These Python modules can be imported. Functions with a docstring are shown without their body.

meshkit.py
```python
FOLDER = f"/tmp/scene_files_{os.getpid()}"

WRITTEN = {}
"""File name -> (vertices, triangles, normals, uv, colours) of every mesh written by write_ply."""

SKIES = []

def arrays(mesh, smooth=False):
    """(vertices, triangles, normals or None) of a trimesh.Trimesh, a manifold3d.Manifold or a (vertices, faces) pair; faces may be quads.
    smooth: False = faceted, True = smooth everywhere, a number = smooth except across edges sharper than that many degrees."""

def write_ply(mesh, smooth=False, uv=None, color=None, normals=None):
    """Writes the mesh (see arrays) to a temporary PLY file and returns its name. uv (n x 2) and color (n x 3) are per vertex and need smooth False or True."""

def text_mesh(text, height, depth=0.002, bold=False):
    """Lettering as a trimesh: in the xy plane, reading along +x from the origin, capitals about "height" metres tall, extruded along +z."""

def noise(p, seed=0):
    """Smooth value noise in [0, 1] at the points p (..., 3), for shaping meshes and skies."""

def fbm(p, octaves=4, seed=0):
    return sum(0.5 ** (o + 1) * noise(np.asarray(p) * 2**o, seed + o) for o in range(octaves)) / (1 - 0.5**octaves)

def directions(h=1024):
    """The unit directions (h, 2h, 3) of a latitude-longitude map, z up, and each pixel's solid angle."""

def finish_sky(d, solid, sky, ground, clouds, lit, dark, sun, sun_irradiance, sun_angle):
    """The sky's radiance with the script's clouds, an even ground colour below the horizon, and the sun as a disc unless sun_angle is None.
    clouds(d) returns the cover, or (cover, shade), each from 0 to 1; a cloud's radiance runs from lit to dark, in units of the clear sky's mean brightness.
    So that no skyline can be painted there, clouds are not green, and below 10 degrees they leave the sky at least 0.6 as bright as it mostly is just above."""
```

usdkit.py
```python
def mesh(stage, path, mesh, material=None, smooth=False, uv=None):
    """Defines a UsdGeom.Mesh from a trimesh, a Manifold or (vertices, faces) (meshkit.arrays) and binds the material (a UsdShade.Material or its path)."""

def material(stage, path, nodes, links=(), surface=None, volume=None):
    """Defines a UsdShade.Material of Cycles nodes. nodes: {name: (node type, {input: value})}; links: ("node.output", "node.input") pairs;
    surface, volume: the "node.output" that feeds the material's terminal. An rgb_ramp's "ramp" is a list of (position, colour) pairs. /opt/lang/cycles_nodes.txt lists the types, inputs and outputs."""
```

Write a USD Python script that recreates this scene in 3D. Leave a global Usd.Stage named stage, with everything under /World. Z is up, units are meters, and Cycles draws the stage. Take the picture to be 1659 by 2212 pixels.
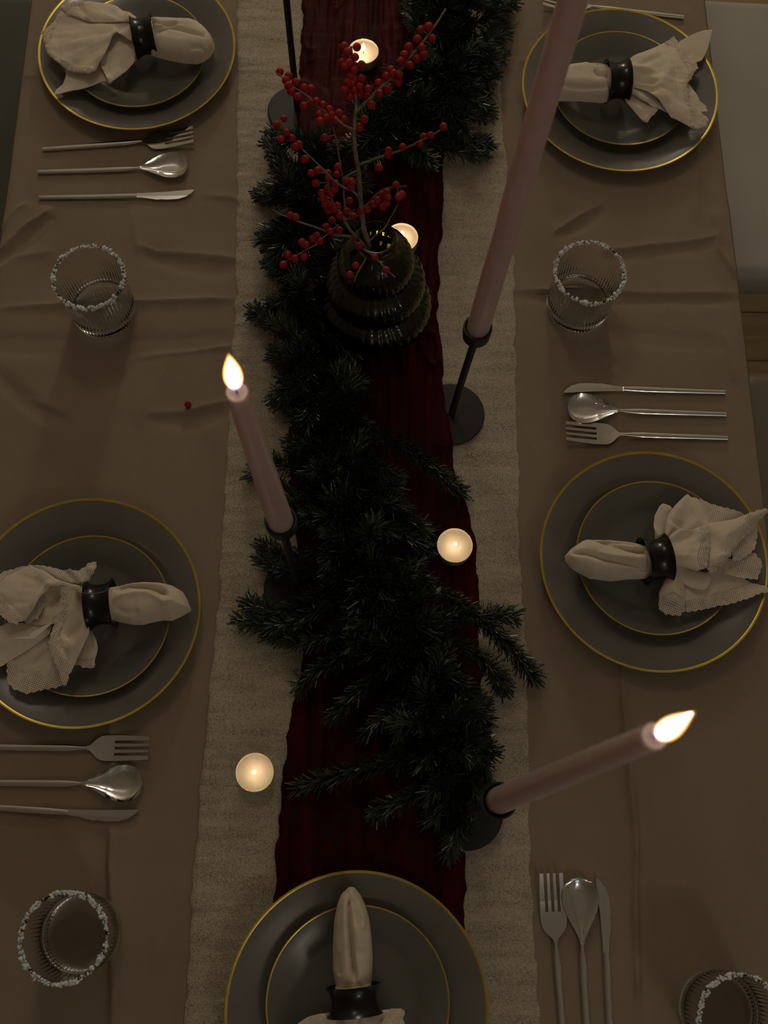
import math, random
import numpy as np, trimesh, usdkit, meshkit
from pxr import Usd, UsdGeom, UsdLux, UsdShade, Gf, Sdf
from scipy.spatial import Delaunay, cKDTree
import shapely
from shapely.geometry import Polygon, LineString
from shapely import affinity

stage = Usd.Stage.CreateInMemory()
UsdGeom.SetStageUpAxis(stage, UsdGeom.Tokens.z)
UsdGeom.SetStageMetersPerUnit(stage, 1.0)
UsdGeom.Xform.Define(stage, '/World')
UsdGeom.Scope.Define(stage, '/World/Looks')
PI = math.pi
TZ = 0.75                                     # height of the table top
# ------------------------------------------------------------------ camera
W_, H_ = 1659, 2212
FPX = 2279.26
CAMZ = 1.15                                   # above the table top
t_, r_, y_ = np.radians([17.9159, 3.6142, -3.4816])
c_, s_ = math.cos(t_), math.sin(t_)
_r, _u, _f = np.array([1., 0, 0]), np.array([0, c_, s_]), np.array([0, s_, -c_])
_R, _U = math.cos(r_) * _r + math.sin(r_) * _u, -math.sin(r_) * _r + math.cos(r_) * _u
_Z = np.array([[math.cos(y_), -math.sin(y_), 0], [math.sin(y_), math.cos(y_), 0], [0, 0, 1]])
CR, CU, CF = _Z @ _R, _Z @ _U, _Z @ _f
CAM = np.array([0, 0, TZ + CAMZ])
cam = UsdGeom.Camera.Define(stage, '/World/camera')
m4 = Gf.Matrix4d(*CR, 0, *CU, 0, *(-CF), 0, *CAM, 1)
cam.AddTransformOp().Set(m4)
cam.CreateHorizontalApertureAttr(36.0)
cam.CreateVerticalApertureAttr(36.0 * H_ / W_)
cam.CreateFocalLengthAttr(36.0 * FPX / W_)
cam.CreateClippingRangeAttr(Gf.Vec2f(0.02, 50))
cam.CreateFocusDistanceAttr(1.17)
cam.CreateFStopAttr(11.0)
cam.CreateExposureAttr(-0.24)

# ------------------------------------------------------------------ lights
def rect_light(name, loc, target, w, h, power, color):
    l = UsdLux.RectLight.Define(stage, '/World/' + name)
    z = np.array(loc, float) - np.array(target, float); z /= np.linalg.norm(z)
    up = np.array([0, 0, 1.]) if abs(z[2]) < .95 else np.array([0, 1., 0])
    x = np.cross(up, z); x /= np.linalg.norm(x); y = np.cross(z, x)
    l.AddTransformOp().Set(Gf.Matrix4d(*x, 0, *y, 0, *z, 0, *map(float, loc), 1))
    l.CreateWidthAttr(w); l.CreateHeightAttr(h); l.CreateIntensityAttr(power); l.CreateColorAttr(Gf.Vec3f(*color))
    return l
def globe_light(name, loc, radius, power, color):
    l = UsdLux.SphereLight.Define(stage, '/World/' + name)
    l.AddTranslateOp().Set(Gf.Vec3d(*loc)); l.CreateRadiusAttr(radius); l.CreateIntensityAttr(power); l.CreateColorAttr(Gf.Vec3f(*color))
WARM = (1.0, 0.89, 0.70)
globe_light('standing_lamp_light', (0.25, 4.5, 2.1), 0.13, 84.0, WARM)      # far end of the room
globe_light('pendant_light', (-0.25, 1.6, 2.3), 0.12, 11.0, WARM)              # over the far half of the table
globe_light('rear_lamp_light', (1.0, -1.5, 2.35), 0.12, 11.5, WARM)            # behind the photographer
rect_light('window_light', (1.0, -1.95, 1.75), (0.2, 0.4, 0.75), 0.8, 0.9, 0.5, (0.5, 0.72, 1.0))

def at(u, v, h=0.0):
    """The point that the photo shows at (u, v), at height h above the table top (z counted from the table top)."""
    d = CF + CR * (u - W_ / 2) / FPX - CU * (v - H_ / 2) / FPX
    return np.array([0, 0, CAMZ]) + d * ((h - CAMZ) / d[2])
def _px(p):
    d = np.asarray(p) - CAM; w = d @ CF
    return W_ / 2 + FPX * (d @ CR) / w, H_ / 2 - FPX * (d @ CU) / w
def ats(pts, h=0.0): return np.array([at(u, v, h) for u, v in pts])

# ------------------------------------------------------------------ scene helpers
used = {}
def numbered(path):
    n = used.get(path, 0); used[path] = n + 1
    return path if n == 0 else f'{path}_{n:03d}'
def tag(p, label=None, cat=None, group=None, kind=None):
    for k, v in (('label', label), ('category', cat), ('group', group), ('kind', kind)):
        if v: p.SetCustomDataByKey(k, v)
    return p
origin = {}
def thing(name, label, cat, loc=(0, 0, 0), rotz=0.0, group=None, kind=None):
    path = numbered('/World/' + name)
    x = UsdGeom.Xform.Define(stage, path)
    x.AddTranslateOp().Set(Gf.Vec3d(*map(float, loc)))
    if rotz: x.AddRotateZOp().Set(math.degrees(rotz))
    origin[path] = (np.array(loc, float), rotz)
    return tag(x.GetPrim(), label, cat, group, kind)
def arr(mesh):
    if isinstance(mesh, (list,)):
        vs, fs, n = [], [], 0
        for m in mesh:
            v, f = arr(m); vs.append(v); fs.append(f + n); n += len(v)
        return np.vstack(vs), np.vstack(fs)
    v, f, _ = meshkit.arrays(mesh, False)
    return v, f
def part(parent, name, mesh, mat, smooth=False, world=False, label=None, kind=None):
    v, f = arr(mesh)
    base = str(parent.GetPath())
    if world:                                  # given in room coordinates: bring into the thing's frame
        top = '/'.join(base.split('/')[:3])
        o, rz = origin[top]
        v = v - o
        if rz:
            c, s = math.cos(-rz), math.sin(-rz)
            v = v @ np.array([[c, -s, 0], [s, c, 0], [0, 0, 1]]).T
    m = usdkit.mesh(stage, numbered(base + '/' + name), (v, f), mat, smooth=smooth)
    return tag(m.GetPrim(), label, None, None, kind)
def solo(name, label, cat, mesh, mat, smooth=False, group=None, kind=None):
    m = usdkit.mesh(stage, numbered('/World/' + name), arr(mesh), mat, smooth=smooth)
    return tag(m.GetPrim(), label, cat, group, kind)
def copy_of(src, name, label, loc, rotz=0.0, group=None, cat=None):
    x = UsdGeom.Xform.Define(stage, numbered('/World/' + name))
    x.GetPrim().GetReferences().AddInternalReference(src.GetPath())
    x.ClearXformOpOrder()
    x.GetPrim().SetInstanceable(True)
    x.AddTranslateOp().Set(Gf.Vec3d(*map(float, loc)))
    x.AddRotateZOp().Set(math.degrees(rotz))
    return tag(x.GetPrim(), label, cat or src.GetCustomDataByKey('category'), group)

# ------------------------------------------------------------------ mesh helpers
def box(c, s):
    m = trimesh.creation.box(s); m.apply_translation(c); return m
def bevel_box(c, s, b):
    import manifold3d as mf
    s = np.array(s) / 2 - b
    sp = mf.Manifold.sphere(b, 12)
    m = mf.Manifold.batch_hull([sp.translate([i * s[0], j * s[1], k * s[2]]) for i in (-1, 1) for j in (-1, 1) for k in (-1, 1)])
    return m.translate(list(map(float, c)))
def lathe(prof, n=64, rfun=None, closed=False):
    """Revolve (r, z) about z; rfun(theta, i) scales the radius."""
    prof = np.array(prof, float); th = np.arange(n) / n * 2 * PI
    k = len(prof)
    v = np.zeros((k, n, 3))
    for i, (r, z) in enumerate(prof):
        rr = r * (rfun(th, i) if rfun else 1.0)
        v[i, :, 0], v[i, :, 1], v[i, :, 2] = rr * np.cos(th), rr * np.sin(th), z
    f = []
    rows = k if closed else k - 1
    for i in range(rows):
        a = i * n + np.arange(n); b = i * n + (np.arange(n) + 1) % n
        i2 = (i + 1) % k
        c = i2 * n + (np.arange(n) + 1) % n; d = i2 * n + np.arange(n)
        f += [np.stack([a, b, c], 1), np.stack([a, c, d], 1)]
    m = trimesh.Trimesh(v.reshape(-1, 3), np.vstack(f), process=False)
    m.merge_vertices(); m.update_faces(m.nondegenerate_faces()); m.remove_unreferenced_vertices()
    return m
def frame_along(P):
    P = np.asarray(P, float)
    T = np.gradient(P, axis=0); T /= np.linalg.norm(T, axis=1, keepdims=True) + 1e-12
    ref = np.array([0, 0, 1.]) if abs(T[0, 2]) < .9 else np.array([1., 0, 0])
    N = np.cross(T, ref); 
    for i in range(len(N)):
        if np.linalg.norm(N[i]) < 1e-3: N[i] = N[i - 1] if i else [1, 0, 0]
    N /= np.linalg.norm(N, axis=1, keepdims=True)
    B = np.cross(T, N)
    return T, N, B
def tube(P, r, n=8, cap=True):
    P = np.asarray(P, float); r = np.broadcast_to(np.asarray(r, float), (len(P),))
    T, N, B = frame_along(P)
    th = np.arange(n) / n * 2 * PI
    v = P[:, None] + r[:, None, None] * (np.cos(th)[None, :, None] * N[:, None] + np.sin(th)[None, :, None] * B[:, None])
    k = len(P); f = []
    for i in range(k - 1):
        a = i * n + np.arange(n); b = i * n + (np.arange(n) + 1) % n
        f += [np.stack([a, b, b + n], 1), np.stack([a, b + n, a + n], 1)]
    v = v.reshape(-1, 3)
    if cap:
        v = np.vstack([v, P[:1], P[-1:]])
        i0, i1 = k * n, k * n + 1; a = np.arange(n); b = (a + 1) % n
        f += [np.stack([np.full(n, i0), b, a], 1), np.stack([np.full(n, i1), a + (k - 1) * n, b + (k - 1) * n], 1)]
    return v, np.vstack(f)
def smooth_path(P, n):
    """Catmull-Rom resampling of a polyline."""
    P = np.asarray(P, float)
    if len(P) == 2: return P[0] + (P[1] - P[0]) * np.linspace(0, 1, n)[:, None]
    Q = np.vstack([2 * P[0] - P[1], P, 2 * P[-1] - P[-2]])
    out = []
    for u in np.linspace(0, len(P) - 1, n):
        i = min(int(u), len(P) - 2); t = u - i
        a, b, c, d = Q[i:i + 4]
        out.append(.5 * (2 * b + (c - a) * t + (2 * a - 5 * b + 4 * c - d) * t * t + (3 * b - a - 3 * c + d) * t ** 3))
    return np.array(out)
def seg_dist(p, line):
    """Signed distance of points p (n,2) to a polyline, and the position along it (0..1)."""
    best = np.full(len(p), 1e9); sgn = np.zeros(len(p)); al = np.zeros(len(p))
    L = np.r_[0, np.cumsum(np.linalg.norm(np.diff(line, axis=0), axis=1))]
    for i in range(len(line) - 1):
        a, b = line[i], line[i + 1]; d = b - a; l2 = d @ d + 1e-15
        t = np.clip(((p - a) @ d) / l2, 0, 1)
        e = p - (a + t[:, None] * d); ds = np.linalg.norm(e, axis=1)
        m = ds < best
        best[m] = ds[m]; sgn[m] = np.sign(d[0] * e[m, 1] - d[1] * e[m, 0]); al[m] = (L[i] + t[m] * math.sqrt(l2)) / (L[-1] + 1e-12)
    return best, sgn, al
def resample_ring(xy, step):
    xy = np.vstack([xy, xy[:1]])
    L = np.r_[0, np.cumsum(np.linalg.norm(np.diff(xy, axis=0), axis=1))]
    n = max(12, int(L[-1] / step)); s = np.arange(n) / n * L[-1]
    return np.stack([np.interp(s, L, xy[:, k]) for k in (0, 1)], 1)
def fill(xy, step):
    """Triangulates an outline with interior points."""
    ring = resample_ring(xy, step); poly = Polygon(ring).buffer(0)
    x0, y0 = ring.min(0); x1, y1 = ring.max(0)
    gx, gy = np.meshgrid(np.arange(x0, x1, step), np.arange(y0, y1, step * .87))
    gx = gx + (np.arange(gx.shape[0])[:, None] % 2) * step / 2
    g = np.stack([gx.ravel(), gy.ravel()], 1)
    inner = poly.buffer(-step * .6)
    g = g[shapely.contains_xy(inner, g[:, 0], g[:, 1])] if not inner.is_empty else g[:0]
    pts = np.vstack([ring, g]); tri = Delaunay(pts).simplices
    c = pts[tri].mean(1)
    tri = tri[shapely.contains_xy(poly.buffer(step * .05), c[:, 0], c[:, 1])]
    a, b, c = pts[tri[:, 0]], pts[tri[:, 1]], pts[tri[:, 2]]
    area = (b[:, 0] - a[:, 0]) * (c[:, 1] - a[:, 1]) - (b[:, 1] - a[:, 1]) * (c[:, 0] - a[:, 0])
    tri[area < 0] = tri[area < 0][:, ::-1]
    return pts, tri[np.abs(area) > 1e-12], len(ring)
def slab(pts, tri, nring, ztop, zbot):
    n = len(pts)
    v = np.vstack([np.c_[pts, ztop], np.c_[pts, zbot]])
    used_ = np.unique(tri)
    e = np.sort(np.vstack([tri[:, [0, 1]], tri[:, [1, 2]], tri[:, [2, 0]]]), 1)
    raw = np.vstack([tri[:, [0, 1]], tri[:, [1, 2]], tri[:, [2, 0]]])
    _, idx, cnt = np.unique(e, axis=0, return_index=True, return_counts=True)
    b = raw[idx[cnt == 1]]
    f = np.vstack([tri, tri[:, ::-1] + n, np.c_[b[:, 0], b[:, 0] + n, b[:, 1] + n], np.c_[b[:, 0], b[:, 1] + n, b[:, 1]]])
    return trimesh.Trimesh(v, f, process=False)

# ------------------------------------------------------------------ materials
LOOK = '/World/Looks/'
def mat(name, nodes, links=(), surface='p.BSDF', volume=None):
    return usdkit.material(stage, LOOK + name, nodes, links, surface=surface, volume=volume)
def plain(name, col, rough=.5, var=.12, scale=40, **kw):
    """Principled with a gentle noise in the colour."""
    a, b = np.array(col) * (1 - var), np.array(col) * (1 + var)
    return mat(name, {'tc': ('texture_coordinate', {}), 'n': ('noise_texture', {'scale': scale, 'detail': 4}),
                      'r': ('rgb_ramp', {'ramp': [(.3, a), (.7, b)]}), 'p': ('principled_bsdf', {'roughness': rough, **kw})},
               [('tc.object', 'n.vector'), ('n.fac', 'r.fac'), ('r.color', 'p.base_color')])
def cloth_mat(name, col, var, pitch, bump, big=8, sheen=.15, crinkle=0.0, stretch=(1, 1, 1)):
    a, b = np.array(col) * (1 - var), np.array(col) * (1 + var)
    nodes = {'g': ('geometry', {}), 'mx_': ('mapping', {'scale': (pitch * 6, pitch * .7, pitch)}), 'my_': ('mapping', {'scale': (pitch * .7, pitch * 6, pitch)}),
             'wx': ('noise_texture', {'scale': 1.0, 'detail': 2}), 'wy': ('noise_texture', {'scale': 1.0, 'detail': 2}),
             'mul': ('math', {'math_type': 'multiply'}),
             'map': ('mapping', {'scale': stretch}),
             'n': ('noise_texture', {'scale': big, 'detail': 6, 'roughness': .65}),
             'h': ('math', {'math_type': 'multiply_add', 'value2': crinkle}),
             'mixf': ('math', {'math_type': 'multiply_add', 'value2': .9}),
             'r': ('rgb_ramp', {'ramp': [(.25, a), (.9, b)]}),
             'bump': ('bump', {'strength': bump, 'distance': .0012}),
             'p': ('principled_bsdf', {'roughness': .85, 'specular_ior_level': .2, 'sheen_weight': sheen, 'sheen_roughness': .5, 'sheen_tint': tuple(np.clip(np.array(col) * 1.6, 0, 1))})}
    links = [('g.position', 'mx_.vector'), ('g.position', 'my_.vector'), ('mx_.vector', 'wx.vector'), ('my_.vector', 'wy.vector'), ('g.position', 'map.vector'), ('map.vector', 'n.vector'),
             ('wx.fac', 'mul.value1'), ('wy.fac', 'mul.value2'), ('n.fac', 'h.value1'), ('mul.value', 'h.value3'),
             ('mul.value', 'mixf.value1'), ('n.fac', 'mixf.value3'),
             ('mixf.value', 'r.fac'), ('r.color', 'p.base_color'), ('h.value', 'bump.height'), ('bump.normal', 'p.normal')]
    return mat(name, nodes, links)
M = {}
M['tablecloth'] = cloth_mat('tablecloth', (.275, .211, .155), .10, 220, .25, big=14, sheen=.05)
M['linen'] = mat('linen', {'g': ('geometry', {}), 'm1': ('mapping', {'scale': (430, 1200, 1)}), 'm2': ('mapping', {'scale': (1200, 430, 1)}), 'm3': ('mapping', {'scale': (14, 90, 1)}),
    'n1': ('noise_texture', {'scale': 1.0, 'detail': 3, 'roughness': .6}), 'n2': ('noise_texture', {'scale': 1.0, 'detail': 3, 'roughness': .6}), 'n3': ('noise_texture', {'scale': 1.0, 'detail': 3, 'roughness': .6}),
    'add': ('math', {'math_type': 'add'}), 'add2': ('math', {'math_type': 'multiply_add', 'value2': .5}), 'sc': ('math', {'math_type': 'multiply', 'value2': .4}),
    'r': ('rgb_ramp', {'ramp': [(.37, (.19, .155, .10)), (.48, (.44, .375, .285)), (.59, (.64, .555, .445))]}), 'bump': ('bump', {'strength': .8, 'distance': .0022}),
    'p': ('principled_bsdf', {'roughness': .9, 'specular_ior_level': .15})},
    [('g.position', 'm1.vector'), ('g.position', 'm2.vector'), ('g.position', 'm3.vector'), ('m1.vector', 'n1.vector'), ('m2.vector', 'n2.vector'), ('m3.vector', 'n3.vector'),
     ('n1.fac', 'add.value1'), ('n2.fac', 'add.value2'), ('n3.fac', 'add2.value1'), ('add.value', 'add2.value3'), ('add2.value', 'sc.value1'), ('sc.value', 'r.fac'), ('r.color', 'p.base_color'), ('sc.value', 'bump.height'), ('bump.normal', 'p.normal')])
M['napkin'] = cloth_mat('napkin', (.72, .615, .49), .08, 300, .3, big=30, sheen=.05)
# velvet: long crush marks that catch light
M['velvet'] = mat('velvet', {'g': ('geometry', {}), 'map': ('mapping', {'scale': (60, 6, 20)}),
    'n': ('noise_texture', {'scale': 1.0, 'detail': 4, 'roughness': .6}), 'r': ('rgb_ramp', {'ramp': [(.35, (.019, .0006, .0012)), (.75, (.080, .0024, .005))]}),
    'bump': ('bump', {'strength': .6, 'distance': .003}),
    'p': ('principled_bsdf', {'roughness': .6, 'specular_ior_level': .08, 'sheen_weight': .4, 'sheen_roughness': .25, 'sheen_tint': (.5, .01, .02)})},
    [('g.position', 'map.vector'), ('map.vector', 'n.vector'), ('n.fac', 'r.fac'), ('r.color', 'p.base_color'), ('n.fac', 'bump.height'), ('bump.normal', 'p.normal')])
# lace: woven strip with rows of real gaps
def lace(name, col, px_):
    return mat(name, {'tc': ('texture_coordinate', {}), 'map': ('mapping', {'rotation': (0, 0, .35)}),
        'wx': ('wave_texture', {'bands_direction': 'x', 'scale': px_, 'distortion': .8}), 'wy': ('wave_texture', {'bands_direction': 'y', 'scale': px_, 'distortion': .8}),
        'n': ('noise_texture', {'scale': 90, 'detail': 2}), 'mul': ('math', {'math_type': 'multiply'}), 'mul2': ('math', {'math_type': 'multiply'}),
        'gt': ('math', {'math_type': 'greater_than', 'value2': .27}),
        'p': ('principled_bsdf', {'base_color': col, 'roughness': .9, 'specular_ior_level': .15}), 't': ('transparent_bsdf', {'color': (1, 1, 1)}), 'mx': ('mix_closure', {})},
        [('tc.object', 'map.vector'), ('map.vector', 'wx.vector'), ('map.vector', 'wy.vector'), ('tc.object', 'n.vector'), ('wx.fac', 'mul.value1'), ('wy.fac', 'mul.value2'),
         ('mul.value', 'mul2.value1'), ('n.fac', 'mul2.value2'), ('mul2.value', 'gt.value1'), ('gt.value', 'mx.fac'), ('p.BSDF', 'mx.closure1'), ('t.BSDF', 'mx.closure2')], surface='mx.closure')
M['lace'] = lace('lace', (.72, .62, .5), 150)
M['embroidery'] = mat('embroidery', {'tc': ('texture_coordinate', {}), 'v': ('voronoi_texture', {'scale': 260}), 'n': ('noise_texture', {'scale': 500, 'detail': 2}), 'r': ('rgb_ramp', {'ramp': [(.05, (.76, .67, .55)), (.6, (.62, .52, .40))]}), 'b': ('bump', {'strength': .8, 'distance': .001}), 'p': ('principled_bsdf', {'roughness': .85, 'specular_ior_level': .2})},
    [('tc.object', 'v.vector'), ('v.distance', 'r.fac'), ('r.color', 'p.base_color'), ('v.distance', 'b.height'), ('b.normal', 'p.normal')])
M['plate'] = plain('plate_glaze', (.155, .143, .131), .24, .10, 18, coat_weight=.35, coat_roughness=.08)
M['side_plate'] = plain('side_plate_glaze', (.124, .122, .108), .24, .10, 18, coat_weight=.35, coat_roughness=.08)
M['gold'] = plain('gold_rim', (.74, .55, .10), .32, .1, 60, metallic=.85)
M['steel'] = plain('polished_steel', (.84, .83, .81), .06, .04, 30, metallic=1.0)
M['black_ring'] = plain('black_lacquer', (.006, .0055, .005), .22, .3, 60)
M['black_iron'] = plain('black_iron', (.012, .0125, .013), .55, .3, 90)
M['scratch'] = plain('worn_lacquer', (.30, .29, .27), .4, .1, 60)
M['white_tag'] = plain('white_satin', (.72, .70, .66), .4, .05, 60)
M['taper'] = mat('taper_wax', {'tc': ('texture_coordinate', {}), 'n': ('noise_texture', {'scale': 90, 'detail': 3}),
    'r': ('rgb_ramp', {'ramp': [(.3, (.43, .345, .345)), (.7, (.49, .395, .395))]}),
    'p': ('principled_bsdf', {'roughness': .38, 'subsurface_weight': .35, 'subsurface_scale': .006, 'subsurface_radius': (1, .5, .4)})},
    [('tc.object', 'n.vector'), ('n.fac', 'r.fac'), ('r.color', 'p.base_color')])
M['paraffin'] = mat('paraffin', {'p': ('principled_bsdf', {'base_color': (.96, .73, .49), 'roughness': .5, 'subsurface_weight': .75, 'subsurface_scale': .014, 'subsurface_radius': (1, .9, .75)})})
M['tea_cup'] = mat('tealight_cup', {'p': ('principled_bsdf', {'base_color': (.8, .74, .66), 'roughness': .3, 'metallic': .6})})
M['wick'] = plain('wick', (.02, .015, .012), .9)
FLAME = 12.0
M['flame'] = mat('flame', {'tc': ('texture_coordinate', {}), 'x': ('separate_xyz', {}), 'r': ('rgb_ramp', {'ramp': [(0, (.75, .62, .62)), (.2, (1, .76, .52)), (.45, (1, .78, .48)), (1, (1, .62, .26))]}),
    'e': ('emission', {'strength': FLAME})}, [('tc.generated', 'x.vector'), ('x.z', 'r.fac'), ('r.color', 'e.color')], surface='e.emission')
M['tea_flame'] = mat('tea_flame', {'e': ('emission', {'strength': 70.0, 'color': (1, .76, .47)})}, surface='e.emission')
M['flame_edge'] = mat('flame_edge', {'t': ('transparent_bsdf', {'color': (1, 1, 1)}), 'v': ('principled_volume', {'density': 0.0, 'emission_strength': 420.0, 'emission_color': (1.0, .38, .06)})}, surface='t.BSDF', volume='v.volume')
M['flame_base'] = mat('flame_base', {'t': ('transparent_bsdf', {'color': (1, 1, 1)}), 'v': ('principled_volume', {'density': 0.0, 'emission_strength': 110.0, 'emission_color': (.16, .2, 1.0)})}, surface='t.BSDF', volume='v.volume')
M['glass'] = mat('clear_glass', {'p': ('principled_bsdf', {'base_color': (.97, .97, .96), 'roughness': .01, 'transmission_weight': 1.0, 'ior': 1.45})})
M['vase_glass'] = mat('olive_glass', {'p': ('principled_bsdf', {'base_color': (.16, .15, .03), 'roughness': .02, 'transmission_weight': 1.0, 'ior': 1.5})})
M['sugar'] = mat('sugar', {'p': ('principled_bsdf', {'base_color': (.93, .91, .88), 'roughness': .6, 'subsurface_weight': .3, 'subsurface_scale': .002})})
M['needle'] = mat('needle', {'i': ('geometry', {}), 'r': ('rgb_ramp', {'ramp': [(0, (.022, .034, .020)), (.5, (.042, .060, .032)), (.9, (.070, .090, .042)), (1, (.10, .10, .05))]}),
    'p': ('principled_bsdf', {'roughness': .33, 'specular_ior_level': .6})}, [('i.random_per_island', 'r.fac'), ('r.color', 'p.base_color')])
M['garland_wire'] = plain('garland_wire', (.018, .020, .012), .7)
M['bark'] = plain('bark', (.20, .150, .110), .85, .4, 160)
M['berry'] = mat('berry_skin', {'tc': ('texture_coordinate', {}), 'n': ('noise_texture', {'scale': 300, 'detail': 2}), 'r': ('rgb_ramp', {'ramp': [(.3, (.26, .007, .008)), (.7, (.44, .015, .013))]}),
    'p': ('principled_bsdf', {'roughness': .55, 'specular_ior_level': .3})}, [('tc.object', 'n.vector'), ('n.fac', 'r.fac'), ('r.color', 'p.base_color')])
M['calyx'] = plain('berry_calyx', (.03, .02, .012), .8)
M['chair_light'] = plain('chair_shell_light', (.40, .375, .335), .42, .04, 8)
M['chair_mid'] = plain('chair_shell_taupe', (.20, .165, .13), .45, .05, 8)
M['chair_dark'] = plain('chair_shell_dark', (.075, .075, .058), .45, .05, 8)
M['leg_wood'] = plain('leg_wood', (.30, .19, .09), .5, .2, 30)
M['wall'] = plain('wall_paint', (.46, .43, .38), .9, .03, 5)
M['ceiling'] = plain('ceiling_paint', (.82, .81, .80), .9, .03, 5)
def oak(k, col):
    a, b = np.array(col) * .72, np.array(col) * 1.12
    return mat(f'oak_{k}', {'g': ('geometry', {}), 'map': ('mapping', {'scale': (3.0, 26.0, 1.0), 'location': (k * 3.1, k * 1.7, 0)}), 'n': ('noise_texture', {'scale': 1.2, 'detail': 5, 'distortion': 1.2}),
        'r': ('rgb_ramp', {'ramp': [(.3, a), (.65, b)]}), 'p': ('principled_bsdf', {'roughness': .45})},
        [('g.position', 'map.vector'), ('map.vector', 'n.vector'), ('n.fac', 'r.fac'), ('r.color', 'p.base_color')])
OAK = [oak(k, c) for k, c in enumerate([(.34, .23, .11), (.30, .20, .095), (.38, .26, .125)])]

# ------------------------------------------------------------------ the room
RX, RY0, RY1, RZ = 2.4, -2.2, 5.2, 2.6
rng = np.random.default_rng(3)
fl = thing('floor', None, None, (0, 0, 0), kind='structure')
part(fl, 'subfloor', box((0, (RY0 + RY1) / 2, -.03), (2 * RX, RY1 - RY0, .02)), M['wick'])
pw = 0.1085
seam0 = at(1630, 675, -TZ)[1]
y0 = seam0 - math.ceil((seam0 - RY0) / pw) * pw
yy = y0
row = 0
while yy < RY1:
    a, b = max(yy, RY0), min(yy + pw, RY1)
    cut = rng.uniform(-.5, .5) + (0 if abs(yy - seam0) > .4 else -.9)
    xs = [-RX] + [x for x in (cut - 1.3, cut + .2, cut + 1.9) if -RX + .2 < x < RX - .2] + [RX]
    for k in range(len(xs) - 1):
        part(fl, 'plank', bevel_box(((xs[k] + xs[k + 1]) / 2, (a + b) / 2, -.01 + rng.uniform(-.0004, .0004)), (xs[k + 1] - xs[k] - .0016, b - a - .0016, .02), .0012) if abs(xs[k+1]-xs[k]) > .05 and b - a > .02 else box(((xs[k] + xs[k + 1]) / 2, (a + b) / 2, -.01), (xs[k + 1] - xs[k], b - a, .02)), OAK[int(rng.integers(3))])
    yy += pw; row += 1
def wall(name, c, s, m=None):
    usd = usdkit.mesh(stage, '/World/' + name, arr(box(c, s)), m or M['wall']); tag(usd.GetPrim(), kind='structure')
yc, yl = (RY0 + RY1) / 2, RY1 - RY0
wall('wall_left', (-RX - .05, yc, RZ / 2), (.1, yl + .2, RZ)); wall('wall_right', (RX + .05, yc, RZ / 2), (.1, yl + .2, RZ))
wall('wall_far', (0, RY1 + .05, RZ / 2), (2 * RX, .1, RZ)); wall('wall_near', (0, RY0 - .05, RZ / 2), (2 * RX, .1, RZ))
wall('ceiling', (0, yc, RZ + .05), (2 * RX + .2, yl + .2, .1), M['ceiling'])
for sx, nm in ((-1, 'baseboard_left'), (1, 'baseboard_right')): wall(nm, (sx * (RX - .008), yc, .05), (.016, yl, .1), M['ceiling'])

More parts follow.
